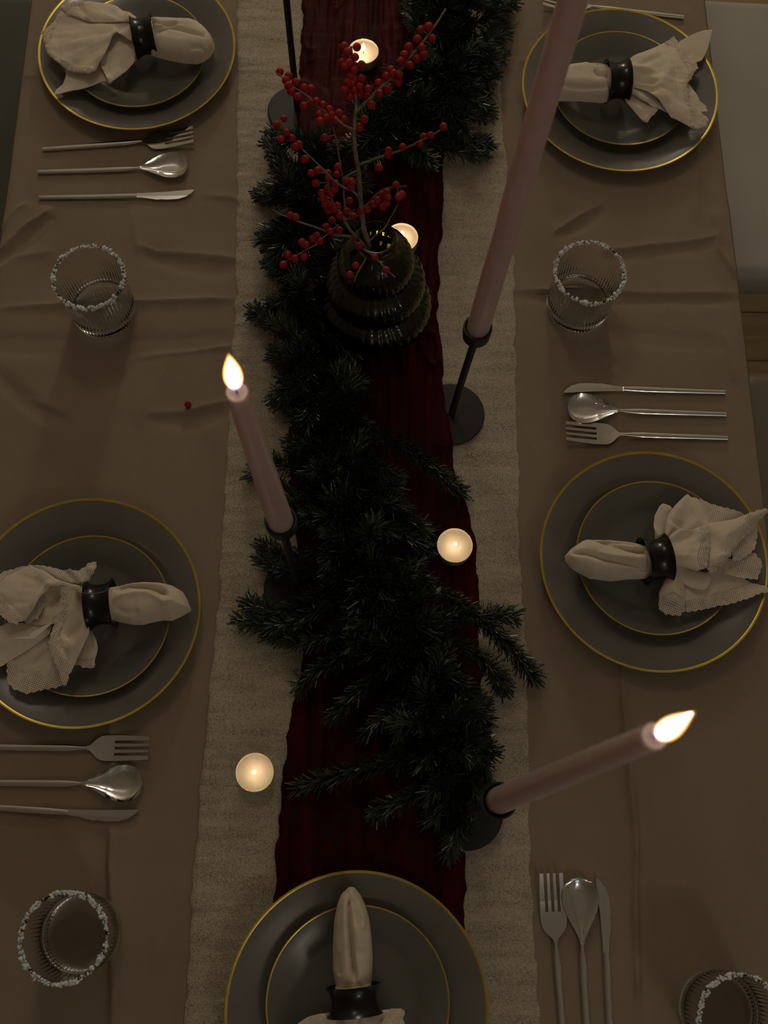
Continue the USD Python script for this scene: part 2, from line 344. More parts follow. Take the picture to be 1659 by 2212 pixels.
# ------------------------------------------------------------------ table and cloths
TX0, TX1, TY0, TY1 = -.4525, .4625, -.33, 1.62
tb = thing('dining_table', 'dining table hidden beneath the taupe tablecloth', 'table', (0, .65, 0))
part(tb, 'tabletop', box(((TX0 + TX1) / 2, (TY0 + TY1) / 2, TZ - .022), (TX1 - TX0 - .012, TY1 - TY0 - .012, .034)), M['leg_wood'], world=True)
for lx in (TX0 + .07, TX1 - .07):
    for ly in (TY0 + .08, TY1 - .08):
        part(tb, 'leg', bevel_box((lx, ly, (TZ - .039) / 2), (.06, .06, TZ - .039), .006), M['leg_wood'], world=True)

# creases of the cloth: photo polyline, height in mm, width in mm, kind (ridge / step)
CR_ = [
 ([(0, 668), (140, 660), (300, 655), (510, 648)], 2.6, 5, 'r'), ([(-40, 745), (120, 752), (290, 752), (420, 745), (505, 735)], -2.0, 14, 'r'), ([(295, 775), (400, 762), (510, 748)], 2.0, 6, 'r'),
 ([(300, 532), (340, 548), (420, 552), (512, 563)], 2.4, 7, 'r'), ([(300, 540), (400, 575), (512, 585)], -1.6, 12, 'r'), ([(280, 420), (300, 540), (310, 560)], 1.2, 10, 'r'),
 ([(0, 548), (50, 500), (115, 452)], 3.0, 7, 'r'), ([(0, 565), (70, 520), (120, 470)], -2.4, 9, 'r'), ([(0, 500), (40, 455), (90, 428)], 2.2, 8, 'r'), ([(-20, 600), (30, 560), (120, 545)], 1.8, 12, 'r'),
 ([(-10, 800), (40, 850), (90, 890), (150, 915)], -2.8, 9, 'r'), ([(0, 800), (60, 862), (150, 900)], 2.0, 7, 'r'),
 ([(320, 895), (400, 892), (440, 880), (500, 868)], 2.0, 6, 'r'), ([(330, 905), (420, 915), (490, 890)], -1.6, 10, 'r'), ([(290, 920), (380, 760)], .9, 9, 'r'),
 ([(410, 420), (450, 425), (515, 432)], 1.6, 6, 'r'),
 ([(240, 1500), (246, 1640), (243, 1790), (238, 1860), (243, 1960), (245, 2230)], 4.6, 6, 'r'), ([(228, 1700), (225, 1850), (228, 2000), (232, 2212)], -2.4, 12, 'r'), ([(390, 1880), (350, 1960), (330, 2100)], .9, 18, 'r'),
 ([(1110, 628), (1250, 632), (1400, 636), (1590, 636)], 2.6, 5, 'r'), ([(1110, 640), (1300, 648), (1595, 648)], -1.6, 10, 'r'),
 ([(1300, 545), (1420, 532), (1520, 520), (1550, 510)], 2.4, 5, 'r'), ([(1310, 560), (1540, 530)], -1.2, 10, 'r'), ([(1535, 460), (1550, 500), (1548, 540), (1590, 600)], 2.4, 7, 'r'),
 ([(1195, 505), (1250, 470), (1305, 442)], 2.2, 5, 'r'), ([(1215, 515), (1270, 480), (1310, 450)], -1.2, 7, 'r'), ([(1130, 165), (1165, 185)], 1.6, 5, 'r'), ([(1120, 135), (1200, 140)], 1.4, 6, 'r'),
 ([(1235, 735), (1290, 775), (1345, 830)], 1.9, 6, 'r'), ([(1250, 735), (1330, 800)], -1.2, 8, 'r'), ([(1280, 720), (1400, 735), (1560, 745)], -1.4, 12, 'r'), ([(1560, 720), (1575, 760), (1590, 850)], 1.8, 8, 'r'), ([(1230, 760), (1300, 745)], 1.5, 6, 'r'),
 ([(1338, 1440), (1350, 1600), (1364, 1740), (1373, 1808), (1370, 1960), (1378, 2212)], 4.8, 6, 'r'), ([(1385, 1700), (1388, 1850), (1390, 2212)], -2.4, 12, 'r'), ([(1500, 480), (1505, 330), (1520, 250)], 1.6, 9, 'r'), ([(1545, 150), (1560, 300), (1575, 430)], -1.6, 9, 'r'),
 ([(95, 260), (300, 265)], .8, 12, 'r'), ([(50, 165), (110, 170)], 1.2, 8, 'r'), ([(1120, 900), (1200, 1100), (1180, 1300)], 1.0, 20, 'r'), ([(1150, 1480), (1300, 1560), (1600, 1500)], .8, 25, 'r'),
]
creases = [(ats(p)[:, :2], h / 1000, w / 1000) for p, h, w, k in CR_]
CUT_PX = [((419, 297), (89, 321)), ((408, 360), (82, 370)), ((420, 420), (78, 425)), ((1216, 836), (1573, 846)), ((1223, 884), (1569, 894)), ((1220, 935), (1572, 945)), ((324, 1617), (-63, 1613)),
          ((311, 1693), (-75, 1690)), ((298, 1765), (-90, 1738)), ((1188, 1886), (1222, 2300)), ((1249, 1895), (1273, 2306)), ((1302, 1894), (1322, 2306)), ((1172, 3), (1492, 37))]   # where the cutlery presses the cloth flat
PLXY = np.array([(.2862, .8216), (.281, .2707), (-.2654, .218), (-.2603, .8682), (-.0041, -.1257)]) * 1.15
def cloth_relief(p):
    z = .0006 * (meshkit.fbm(np.c_[p * 9, np.zeros(len(p))], 3, 5) - .5) * 2
    for line, h, w in creases:
        lo, hi = line.min(0) - 9 * w, line.max(0) + 9 * w
        m = ((p > lo) & (p < hi)).all(1)
        if not m.any(): continue
        d, s, al = seg_dist(p[m], line)
        wob = .75 + .5 * meshkit.noise(np.c_[p[m] * 40, np.zeros(m.sum())], 3)
        taper = np.clip(np.minimum(al, 1 - al) / .12, 0, 1) ** .7
        z[m] += h * 2.1 * wob * ((.62 * np.exp(-d / (w * .42)) + .5 * np.exp(-d / (w * np.where(s > 0, 2.6, 1.1)))) if h > 0 else np.exp(-(d / w) ** 2)) * (.25 + .75 * taper)
    for e0, e1 in CUT_PX:
        d, _, _ = seg_dist(p, ats([e0, e1])[:, :2])
        z *= 1 - .92 * np.exp(-np.clip(d - .012, 0, 1) / .006)
    for c in PLXY:
        z *= 1 - .85 * np.exp(-np.clip(np.linalg.norm(p - c, axis=1) - .07, 0, 1) / .012)
    return z
nx, ny = 340, 724
gx, gy = np.linspace(TX0, TX1, nx), np.linspace(TY0, TY1, ny)
GX, GY = np.meshgrid(gx, gy)
Pg = np.stack([GX.ravel(), GY.ravel()], 1)
zc = cloth_relief(Pg).reshape(ny, nx)
edge = np.minimum(np.minimum(GX - TX0, TX1 - GX), np.minimum(GY - TY0, TY1 - GY))
top = np.stack([GX, GY, TZ + .002 + np.maximum(zc, -.0022) - .003 * np.exp(-edge / .006)], -1)
def grid_faces(a, b):
    i = np.arange(a * b).reshape(a, b)
    q = np.stack([i[:-1, :-1], i[:-1, 1:], i[1:, 1:], i[1:, :-1]], -1).reshape(-1, 4)
    return np.vstack([q[:, [0, 1, 2]], q[:, [0, 2, 3]]])
parts_ = [(top.reshape(-1, 3), grid_faces(ny, nx))]
def hem(line, outward):                         # the drop hanging from one edge
    n = len(line); lv = np.linspace(0, 1, 26); v = np.zeros((26, n, 3))
    s = np.r_[0, np.cumsum(np.linalg.norm(np.diff(line, axis=0), axis=1))]
    for i, u in enumerate(lv):
        wv = .012 * u * (np.sin(s * 17 + 1.2 * np.sin(s * 5)) + .5 * np.sin(s * 41)) - .03 * u
        v[i] = line + np.outer(wv, outward); v[i, :, 2] = line[:, 2] - .34 * u
    return v.reshape(-1, 3), grid_faces(26, n)
parts_ += [hem(top[:, 0], np.array([-1., 0, 0])), hem(top[::-1, -1], np.array([1., 0, 0])), hem(top[0, ::-1], np.array([0, -1., 0])), hem(top[-1], np.array([0, 1., 0]))]
v, f = arr(parts_)
mm = trimesh.Trimesh(v, f, process=False); mm.merge_vertices(digits_vertex=6)
solo('tablecloth', 'creased taupe cotton tablecloth covering the whole table', 'tablecloth', mm, M['tablecloth'], smooth=True)
from scipy.interpolate import RegularGridInterpolator
_cz = RegularGridInterpolator((gy, gx), top[..., 2] - TZ, bounds_error=False, fill_value=.002)
def cloth_z(p): return _cz(np.asarray(p)[:, ::-1])

# linen runner
def runner(name, label, cat, left, right, m, step, zf, seed, under, thick=.0016):
    """A strip between two photo edge lines."""
    Lp, Rp = smooth_path(ats(left)[:, :2], 420), smooth_path(ats(right)[:, :2], 420)
    ys = np.arange(TY0 + .015, TY1 - .015, step)          # on to both ends of the table, straight beyond the photo
    o = np.argsort(Lp[:, 1]); lx = np.interp(ys, Lp[o, 1], Lp[o, 0]); o = np.argsort(Rp[:, 1]); rx = np.interp(ys, Rp[o, 1], Rp[o, 0])
    n = int((rx - lx).max() / step); u = np.linspace(0, 1, n)
    e = lambda k: (meshkit.fbm(np.c_[ys * 60, np.full(len(ys), k), np.zeros(len(ys))], 3, seed) - .5) * .006
    X = (lx + e(1))[:, None] * (1 - u) + (rx + e(9))[:, None] * u; Y = np.repeat(ys[:, None], n, 1)
    p = np.stack([X.ravel(), Y.ravel()], 1); z = zf(p, np.tile(u, len(ys)), Y.ravel()).reshape(X.shape)
    low = under(p).reshape(X.shape) + .0004; bot = np.maximum(low, z - .003)
    z = np.maximum(z, bot + thick)
    z[:, 0] = bot[:, 0] + thick * .5; z[:, -1] = bot[:, -1] + thick * .5
    i = np.arange(X.size).reshape(X.shape); N = X.size
    f = grid_faces(*X.shape)
    v = np.vstack([np.c_[p, TZ + z.ravel()], np.c_[p, TZ + bot.ravel()]])
    bd = np.r_[i[0, :], i[1:, -1], i[-1, -2::-1], i[-2:0:-1, 0]]; b2 = np.roll(bd, -1)
    f = np.vstack([f, f[:, ::-1] + N, np.c_[bd, bd + N, b2 + N], np.c_[bd, b2 + N, b2]])
    solo(name, label, cat, (v, f), m, smooth=50)
    return RegularGridInterpolator((ys, u), z, bounds_error=False, fill_value=.004), (ys, lx, rx)
def linen_z(p, u, y):
    q = np.c_[p[:, 0] * 30, p[:, 1] * 190, np.zeros(len(p))]
    edge_fade = np.exp(-np.minimum(u, 1 - u) / .05)
    crimp = (meshkit.fbm(q, 3, 4) - .5) * (.0012 + .0022 * edge_fade * (u < .5)) + (meshkit.fbm(np.c_[p[:, 0] * 120, p[:, 1] * 25, np.zeros(len(p))], 2, 8) - .5) * .0012
    return cloth_z(p) + .0026 + crimp
LIN_L = [(513, -60), (513, 0), (512, 200), (513, 400), (511, 560), (509, 660), (504, 760), (496, 900), (487, 1050), (478, 1200), (466, 1350), (455, 1480), (441, 1620), (430, 1740), (420, 1880), (410, 2040), (399, 2212), (392, 2330)]
LIN_R = [(1070, -60), (1073, 40), (1080, 200), (1095, 370), (1109, 560), (1111, 650), (1113, 800), (1117, 1000), (1122, 1200), (1130, 1350), (1137, 1500), (1141, 1700), (1144, 1850), (1152, 2000), (1165, 2212), (1172, 2330)]
linz, _ = runner('table_runner', 'natural linen gauze runner along the middle of the table', 'table runner', LIN_L, LIN_R, M['linen'], .0026, linen_z, 3, cloth_z)
_ysL, _lxL, _rxL = _
def lin_z(p):
    p = np.asarray(p); l = np.interp(p[:, 1], _ysL, _lxL); r = np.interp(p[:, 1], _ysL, _rxL); u = (p[:, 0] - l) / (r - l)
    return np.where((u > 0) & (u < 1), linz(np.c_[np.clip(p[:, 1], _ysL[0], _ysL[-1]), np.clip(u, 0, 1)]), cloth_z(p))

# candle stand bases lie under the velvet edge, so the velvet rides over them
STAND = [(975, 897), (643, 243), (655, 1285), (1005, 1755)]
BASES = [at(u, v, .004) for u, v in STAND]
BR = .0385
def velvet_z(p, u, y):
    ridges = (meshkit.fbm(np.c_[p[:, 0] * 75 + 1.5 * np.sin(y * 4), p[:, 1] * 4.5, np.zeros(len(p))], 3, 11)) * .013
    ridges += .004 * np.exp(-np.abs(meshkit.fbm(np.c_[p[:, 0] * 28, p[:, 1] * 7, np.zeros(len(p))], 3, 31) - .5) / .025)
    fine = (meshkit.fbm(np.c_[p[:, 0] * 190, p[:, 1] * 16, np.zeros(len(p))], 2, 21) - .4) * .003
    z = lin_z(p) + .0022 + np.clip(ridges - .0038, 0, 1) * np.clip(np.minimum(u, 1 - u) / .03, .35, 1) + np.clip(fine, 0, 1)
    for b in (BASES[0], BASES[1], BASES[2]):
        d = np.linalg.norm(p - b[:2], axis=1)
        z = np.where(d < BR + .03, np.maximum(z, .0115 * np.clip((BR + .028 - d) / .022, 0, 1) + .0006), z)
    return z
VEL_L = [(658, -60), (655, 0), (651, 100), (646, 200), (644, 300), (642, 420), (640, 560), (645, 700), (640, 800), (628, 920), (625, 1010), (634, 1120), (652, 1260), (653, 1400), (645, 1470), (632, 1540), (620, 1620), (612, 1690), (606, 1760), (600, 1830), (597, 1890), (592, 1960), (588, 2090), (585, 2240), (583, 2330)]
VEL_R = [(935, -60), (938, 0), (945, 150), (954, 300), (957, 400), (955, 470), (948, 560), (946, 640), (944, 690), (953, 760), (957, 840), (971, 950), (987, 1040), (1008, 1100), (1022, 1160), (1031, 1230), (1033, 1330), (1036, 1430), (1038, 1550), (1036, 1640), (1022, 1740), (1008, 1830), (1004, 1900), (1002, 2000), (1000, 2100), (1002, 2240), (1003, 2330)]
velz, (_ysV, _lxV, _rxV) = runner('velvet_runner', 'crushed burgundy velvet runner laid over the linen runner', 'table runner', VEL_L, VEL_R, M['velvet'], .0024, velvet_z, 7, lin_z)
def surf_z(p):
    """Height above the table top of the cloths at p."""
    p = np.atleast_2d(np.asarray(p, float))[:, :2]; l = np.interp(p[:, 1], _ysV, _lxV); r = np.interp(p[:, 1], _ysV, _rxV); u = (p[:, 0] - l) / (r - l)
    return np.where((u > 0) & (u < 1), velz(np.c_[np.clip(p[:, 1], _ysV[0], _ysV[-1]), np.clip(u, 0, 1)]), lin_z(p))

# ------------------------------------------------------------------ chairs tucked in at the table
def rounded_slab(outline, z0, z1, r, zfun=None):
    """An upholstered cushion: outline inset along a quarter round at top and bottom."""
    ring = resample_ring(np.array(outline, float), .02); n = len(ring)
    poly = Polygon(ring); rows = []
    c = ring.mean(0)
    prof = [(math.sin(a) , 1 - math.cos(a)) for a in np.linspace(0, PI / 2, 6)]
    for off, z in [(r * (1 - math.sin(a)), z0 + r * (1 - math.cos(a))) for a in np.linspace(0, PI / 2, 6)] + [(r * (1 - math.cos(a)), z1 - r + r * math.sin(a)) for a in np.linspace(0, PI / 2, 6)]:
        d = ring - c; L = np.linalg.norm(d, axis=1, keepdims=True)
        rows.append(np.c_[c + d * (L - off) / L, np.full(n, z)])
    for k in (.75, .5, .25, .02): rows.append(np.c_[c + (rows[11][:, :2] - c) * k, np.full(n, z1 + .006 * (1 - k * k))])
    rows.insert(0, np.c_[c + (rows[0][:, :2] - c) * .02, np.full(n, z0)])
    v = np.vstack(rows); f = []
    for i in range(len(rows) - 1):
        a = i * n + np.arange(n); b = i * n + (np.arange(n) + 1) % n
        f += [np.stack([a, b, b + n], 1), np.stack([a, b + n, a + n], 1)]
    m = trimesh.Trimesh(v, np.vstack(f), process=False)
    if zfun is not None: m.vertices[:, 2] += zfun(m.vertices)
    return m
def chair(loc, rot, m, label):
    t = thing('dining_chair', label, 'chair', loc, rot)          # the chair faces local -x (towards the table)
    w, d = .275, .50
    seat = [(-.24, -w + .05), (-.20, -w), (0, -w + .005), (d - .28, -w + .05), (d - .245, -w + .09), (d - .235, 0), (d - .245, w - .09), (d - .28, w - .05), (0, w - .005), (-.20, w), (-.24, w - .05), (-.25, 0)]
    part(t, 'seat', rounded_slab(seat, .405, .475, .03, lambda v: -.014 * np.exp(-(v[:, 0] ** 2 + v[:, 1] ** 2) / .03) * (v[:, 2] > .44)), m, smooth=60)
    nx_, nz_ = 28, 16
    u = np.linspace(-1, 1, nx_); q = np.linspace(0, 1, nz_); U, Q = np.meshgrid(u, q)
    half = .235 - .03 * Q ** 2
    def sh(off):
        return np.stack([.235 + off + .10 * Q - .07 * U ** 2, U * half * (1 - .25 * np.clip((Q - .75) / .25, 0, 1) ** 2 * np.abs(U)), .44 + .40 * Q - .05 * U ** 2 * Q], -1).reshape(-1, 3)
    A, B = sh(0), sh(.03); N = len(A); f = grid_faces(nz_, nx_)
    idx = np.arange(N).reshape(nz_, nx_); bd = np.r_[idx[0], idx[1:, -1], idx[-1, -2::-1], idx[-2:0:-1, 0]]; b2 = np.roll(bd, -1)
    f = np.vstack([f[:, ::-1], f + N, np.c_[bd, b2, b2 + N], np.c_[bd, b2 + N, bd + N]])
    part(t, 'backrest', (np.vstack([A, B]), f), m, smooth=50)
    for sx in (-1, 1):
        for sy in (-1, 1):
            part(t, 'leg', tube([(sx * .19, sy * .21, 0), (sx * .16, sy * .17, .41)], [.012, .018], 12), M['leg_wood'], smooth=40)
    return t
chair((.745, 1.115, 0), 0, M['chair_light'], 'pale beige upholstered chair by the oak boards, far right of the table')
chair((.765, .415, 0), 0, M['chair_mid'], 'taupe upholstered chair peeking out beside the right middle place setting')
chair((-.745, 1.10, 0), PI, M['chair_dark'], 'dark grey green chair along the left edge of the table')

# ------------------------------------------------------------------ plates
RP, RS = .1272, .0885
def plate_profile(R, well, lift, th):
    top_ = [(0, .0045), (well * .7, .0045), (well, .005), (well + .006, .0068), (R * .88, lift * .80), (R - .003, lift - .0006), (R, lift)]
    bot = [(R, lift - .0012), (R - .004, lift - th * .8), (R * .88, lift * .80 - th), (well + .004, .0022), (well - .002, 0), (well * .9, 0), (well * .88, .0012), (0, .0012)]
    return (top_ + bot)[::-1]
def rim_profile(R, lift, w):
    return [(R - w, lift - w * .22 + .0003), (R - w * .4, lift + .0004), (R + .0004, lift + .0005), (R + .0006, lift - .0006), (R + .0002, lift - .0015), (R - w, lift - w * .22 - .0004)]
def make_plate(name, label, loc, R, well, lift, w, m, group):
    t = thing(name, label, 'plate', loc, 0, group)
    part(t, 'dish', lathe(plate_profile(R, well, lift, .0032), 128), m, smooth=35)
    part(t, 'gold_rim', lathe(rim_profile(R, lift, w), 128, closed=True), M['gold'], smooth=60)
    return t
PL = {'TR': (.2862, .8216), 'RM': (.281, .2707), 'LM': (-.2654, .218), 'TL': (-.2603, .8682), 'BM': (-.0041, -.1257)}
SIDE = {'RM': (1417, 1202), 'LM': (190, 1327), 'BM': (773, 2166), 'TR': (1341, 188), 'TL': (297, 108)}
WHERE = {'TR': 'at the upper right, behind the tall candle', 'RM': 'at the right middle place', 'LM': 'at the left middle place',
         'TL': 'in the upper left corner', 'BM': 'at the head of the table'}
PZ = {}
big0 = small0 = None
for k in ('RM', 'TR', 'LM', 'TL', 'BM'):
    c = np.array(PL[k]) * 1.15
    a = np.linspace(0, 2 * PI, 60)
    foot = np.vstack([np.c_[c[0] + r * np.cos(a), c[1] + r * np.sin(a)] for r in (.04, .07, .083)])
    z = float(np.percentile(surf_z(foot), 92)); PZ[k] = z
    lab = f'large grey dinner plate with gold rim {WHERE[k]}'
    if big0 is None: big0 = make_plate('dinner_plate', lab, (c[0], c[1], TZ + z), RP, .083, .0195, .0024, M['plate'], 'large gold rimmed dinner plates')
    else: copy_of(big0, 'dinner_plate', lab, (c[0], c[1], TZ + z), 0, 'large gold rimmed dinner plates')
    p = at(*SIDE[k], z + .0055 + .016)
    lab = f'small grey side plate with gold rim {WHERE[k]}'
    if small0 is None: small0 = make_plate('side_plate', lab, (p[0], p[1], TZ + z + .0052), RS, .055, .0165, .0012, M['side_plate'], 'small gold rimmed side plates')
    else: copy_of(small0, 'side_plate', lab, (p[0], p[1], TZ + z + .0052), 0, 'small gold rimmed side plates')

# ------------------------------------------------------------------ napkins in rings
def edge_dist(pts, ring):
    line = np.vstack([ring, ring[:1]])
    return seg_dist(pts, line)[0]
def scallop(xy, amp=.0014, pitch=.0075, seed=0):
    r = resample_ring(xy, .0012); n = len(r)
    s = np.arange(n) * .0012
    T = np.roll(r, -2, 0) - np.roll(r, 2, 0); T /= np.linalg.norm(T, axis=1, keepdims=True) + 1e-9
    N = np.c_[T[:, 1], -T[:, 0]]
    if Polygon(r).exterior.is_ccw is False: N = -N
    a = amp * (np.abs(np.sin(s / pitch * PI)) - .4) + amp * 1.2 * (meshkit.noise(np.c_[s * 500, np.full(n, seed + .5), np.zeros(n)], seed) - .5)
    return r + N * a[:, None]
def napkin(key, Z, axis, loop, loop_cr, sheets, laces, label, ring_label, tag_poly=None, flare=.0268, openwork=False):
    """Z: zoom frame (x0, y0, scale). Heights are above the side plate's foot."""
    pz = PZ[key]
    P = lambda pts: [(Z[0] + x / Z[2], Z[1] + y / Z[2]) for x, y in pts]
    hc = pz + .0425                                            # the ring's axis
    c1, c2 = ats(P(axis), hc)
    ctr = (c1 + c2) / 2; ax = c2 - c1; L = np.linalg.norm(ax[:2]); ax = ax / np.linalg.norm(ax); phi = math.atan2(ax[1], ax[0])
    base = np.array([ctr[0], ctr[1], TZ + pz + .0155])
    t = thing('napkin', label, 'napkin', base, 0)
    # looped end: a soft pillow with folds
    hn = pz + .045
    xy = ats(P(loop), hn)[:, :2]
    pts, tri, nr = fill(xy, .0014)
    ring = resample_ring(xy, .0014)
    d = edge_dist(pts, ring); lam = .017
    q = np.clip(d / lam, 0, 1); dome = np.sqrt(np.maximum(1 - (1 - q) ** 2, 0))
    z = .034 + .025 * dome + .0022 * (meshkit.fbm(np.c_[pts * 55, np.zeros(len(pts))], 3, 2) - .5) * dome
    for line, h, w in loop_cr:
        dd, _, al = seg_dist(pts, ats(P(line), hn)[:, :2])
        w = w * .62 if h < 0 else w
        z += h * np.exp(-(dd / w) ** 1.5) * np.clip(np.minimum(al, 1.02 - al) / .15, .15, 1) * np.clip(dome * 1.3, 0, 1)
    zb = .034 - .006 * dome
    core = tube([ctr - ax * (L * .6), ctr + ax * (L * .6)], .0172, 24); core = (core[0] + [0, 0, TZ], core[1])
    part(t, 'loop', [slab(pts, tri, nr, TZ + pz + z, TZ + pz + zb), core], M['napkin'], smooth=60, world=True)
    # flared end: cloth sheets one over another
    def top_of(pts, h0, h1, cr, amp, seed, ring, curl):
        r = np.linalg.norm(pts - ctr[:2], axis=1); dv = pts - ctr[:2]; th = np.arctan2(dv[:, 1], dv[:, 0])
        k = np.clip(r / .085, 0, 1.3)
        z = h0 + (h1 - h0) * k
        z = z + amp * (meshkit.fbm(np.c_[np.cos(th) * 4.5, np.sin(th) * 4.5, r * 9], 3, seed) - .5) * 2 * np.clip(k * 1.6, 0, 1)
        z = z + amp * .5 * (meshkit.fbm(np.c_[pts * 60, np.zeros(len(pts))], 3, seed + 9) - .5)
        if curl: z = z - curl * np.exp(-edge_dist(pts, ring) / .005)
        for line, h, w in cr:
            dd, _, al = seg_dist(pts, ats(P(line), hn)[:, :2])
            z = z + h * np.exp(-(dd / w) ** 2) * np.clip(np.minimum(al + .3, 1.02 - al) / .2, .1, 1)
        return np.maximum(z, .024)
    tails = []
    for i, (o, h0, h1, cr, amp, curl) in enumerate(sheets):
        xy = ats(P(o), pz + (h0 + h1) / 2)[:, :2]
        full = resample_ring(xy, .0021)
        if openwork:
            g = Polygon(xy).buffer(0)
            for lo, lh0, lh1, _c, _a, _k, k in laces:
                if k == i: g = g.difference(Polygon(ats(P(lo), pz + (lh0 + lh1) / 2)[:, :2]).buffer(0).buffer(-.0013))
            g = g.buffer(-.0010).buffer(.0010)
            if g.is_empty: continue
            if g.geom_type != 'Polygon': g = max(g.geoms, key=lambda q: q.area)
            xy = np.array(g.exterior.coords)[:-1]
        pts, tri, nr = fill(xy, .0021)
        z = top_of(pts, h0, h1, cr, amp, i + 3, full, curl)
        tails.append(slab(pts, tri, nr, TZ + pz + z, TZ + pz + z - .0011))
    part(t, 'tail', tails, M['napkin'], smooth=60, world=True)
    ll = []
    for i, (o, h0, h1, cr, amp, curl, k) in enumerate(laces):
        xy = scallop(ats(P(o), pz + (h0 + h1) / 2)[:, :2], seed=i)
        pts, tri, nr = fill(xy, .0018)
        z = top_of(pts, h0, h1, cr, amp, k + 3, resample_ring(xy, .0018), curl) + .0009
        ll.append(slab(pts, tri, nr, TZ + pz + z, TZ + pz + z - .0008))
    if ll: part(t, 'lace_trim' if openwork else 'embroidered_edge', ll, M['lace' if openwork else 'embroidery'], smooth=60, world=True, label='openwork lace edging' if openwork else 'scalloped embroidered edging')
    if tag_poly:
        for nm, o, h, m in tag_poly:
            xy = ats(P(o), pz + h)[:, :2]; pts, tri, nr = fill(xy, .003)
            part(t, nm, slab(pts, tri, nr, np.full(len(pts), TZ + pz + h), np.full(len(pts), TZ + pz + h - .0008)), m, world=True)
    # the ring: a waisted black spool
    rg = thing('napkin_ring', ring_label, 'napkin ring', (ctr[0], ctr[1], TZ + hc), phi)
    hw = max(.013, L / 2 + .002)
    xs = np.linspace(-1, 1, 25)
    outer = [(.0215 + (flare - .0215) * abs(x) ** 2.4, x * hw) for x in xs]
    inner = [(.0190 + (flare - .0205) * abs(x) ** 2.6, x * hw * .995) for x in xs[::-1]]
    m = lathe(outer + inner, 72, closed=True)
    m.apply_transform(trimesh.transformations.rotation_matrix(PI / 2, [0, 1, 0]))
    part(rg, 'ring_body', m, M['black_ring'], smooth=45)
    return t, rg

NAP = []
NAP.append(napkin('TL', (80, 0, 4.1475), [(880, 340), (1040, 318)],
  [(985, 165), (1100, 160), (1250, 168), (1380, 172), (1450, 195), (1510, 240), (1560, 300), (1583, 350), (1575, 400), (1540, 460), (1480, 500), (1420, 520), (1300, 510), (1180, 490), (1085, 465), (1010, 440), (985, 300)],
  [([(1000, 235), (1060, 260), (1120, 288), (1280, 278)], -.007, .0035), ([(1030, 357), (1110, 345), (1200, 312), (1320, 335), (1430, 368), (1500, 378), (1525, 330)], -.006, .0035), ([(1050, 300), (1150, 310)], .004, .004), ([(1380, 480), (1450, 465), (1520, 465)], -.004, .003)],
  [([(890, 540), (820, 590), (650, 735), (590, 710), (400, 765), (140, 820), (160, 770), (220, 720), (245, 640), (240, 590), (260, 545), (500, 500), (800, 300), (850, 420)], .036, .029, [], .004, .0),
   ([(555, 560), (600, 640), (640, 735), (760, 650), (860, 560), (890, 440), (840, 330), (720, 280), (620, 380), (560, 480)], .044, .034, [([(560, 560), (640, 700)], .004, .003), ([(850, 470), (740, 600)], -.004, .006)], .005, .001),
   ([(830, 180), (850, 250), (850, 380), (720, 288), (680, 335), (600, 470), (510, 590), (440, 615), (340, 580), (250, 550), (150, 480), (60, 400), (45, 340), (90, 260), (85, 230), (0, 240), (50, 205), (110, 160), (150, 100), (190, 30), (300, 60), (450, 150), (620, 170), (720, 180)], .056, .042, [([(720, 290), (600, 470), (510, 590)], .004, .004), ([(700, 185), (450, 150), (330, 90)], -.003, .005), ([(820, 240), (700, 300)], -.004, .006)], .005, .002),
   ([(185, 30), (260, 5), (330, -10), (450, -20), (600, 0), (740, 45), (820, 90), (890, 150), (860, 190), (700, 190), (500, 170), (350, 110), (220, 60)], .056, .047, [([(760, 80), (800, 165)], -.005, .005), ([(400, 90), (450, 140)], -.003, .005)], .004, .002)],
  [([(45, 340), (60, 400), (150, 480), (250, 550), (340, 580), (440, 615), (500, 595), (520, 560), (400, 535), (250, 470), (130, 400), (80, 330)], .056, .0425, [], .005, .002, 2),
   ([(190, 20), (260, -5), (400, -25), (420, 10), (330, 20), (230, 60)], .056, .0475, [], .004, .002, 3),
   ([(20, 235), (90, 170), (150, 100), (185, 40), (215, 60), (170, 140), (110, 250), (80, 340), (50, 345)], .056, .0425, [], .005, .002, 2)],
  'cream napkin with frayed scalloped edge in a black ring, upper left plate', 'black waisted napkin ring around the upper left napkin'))
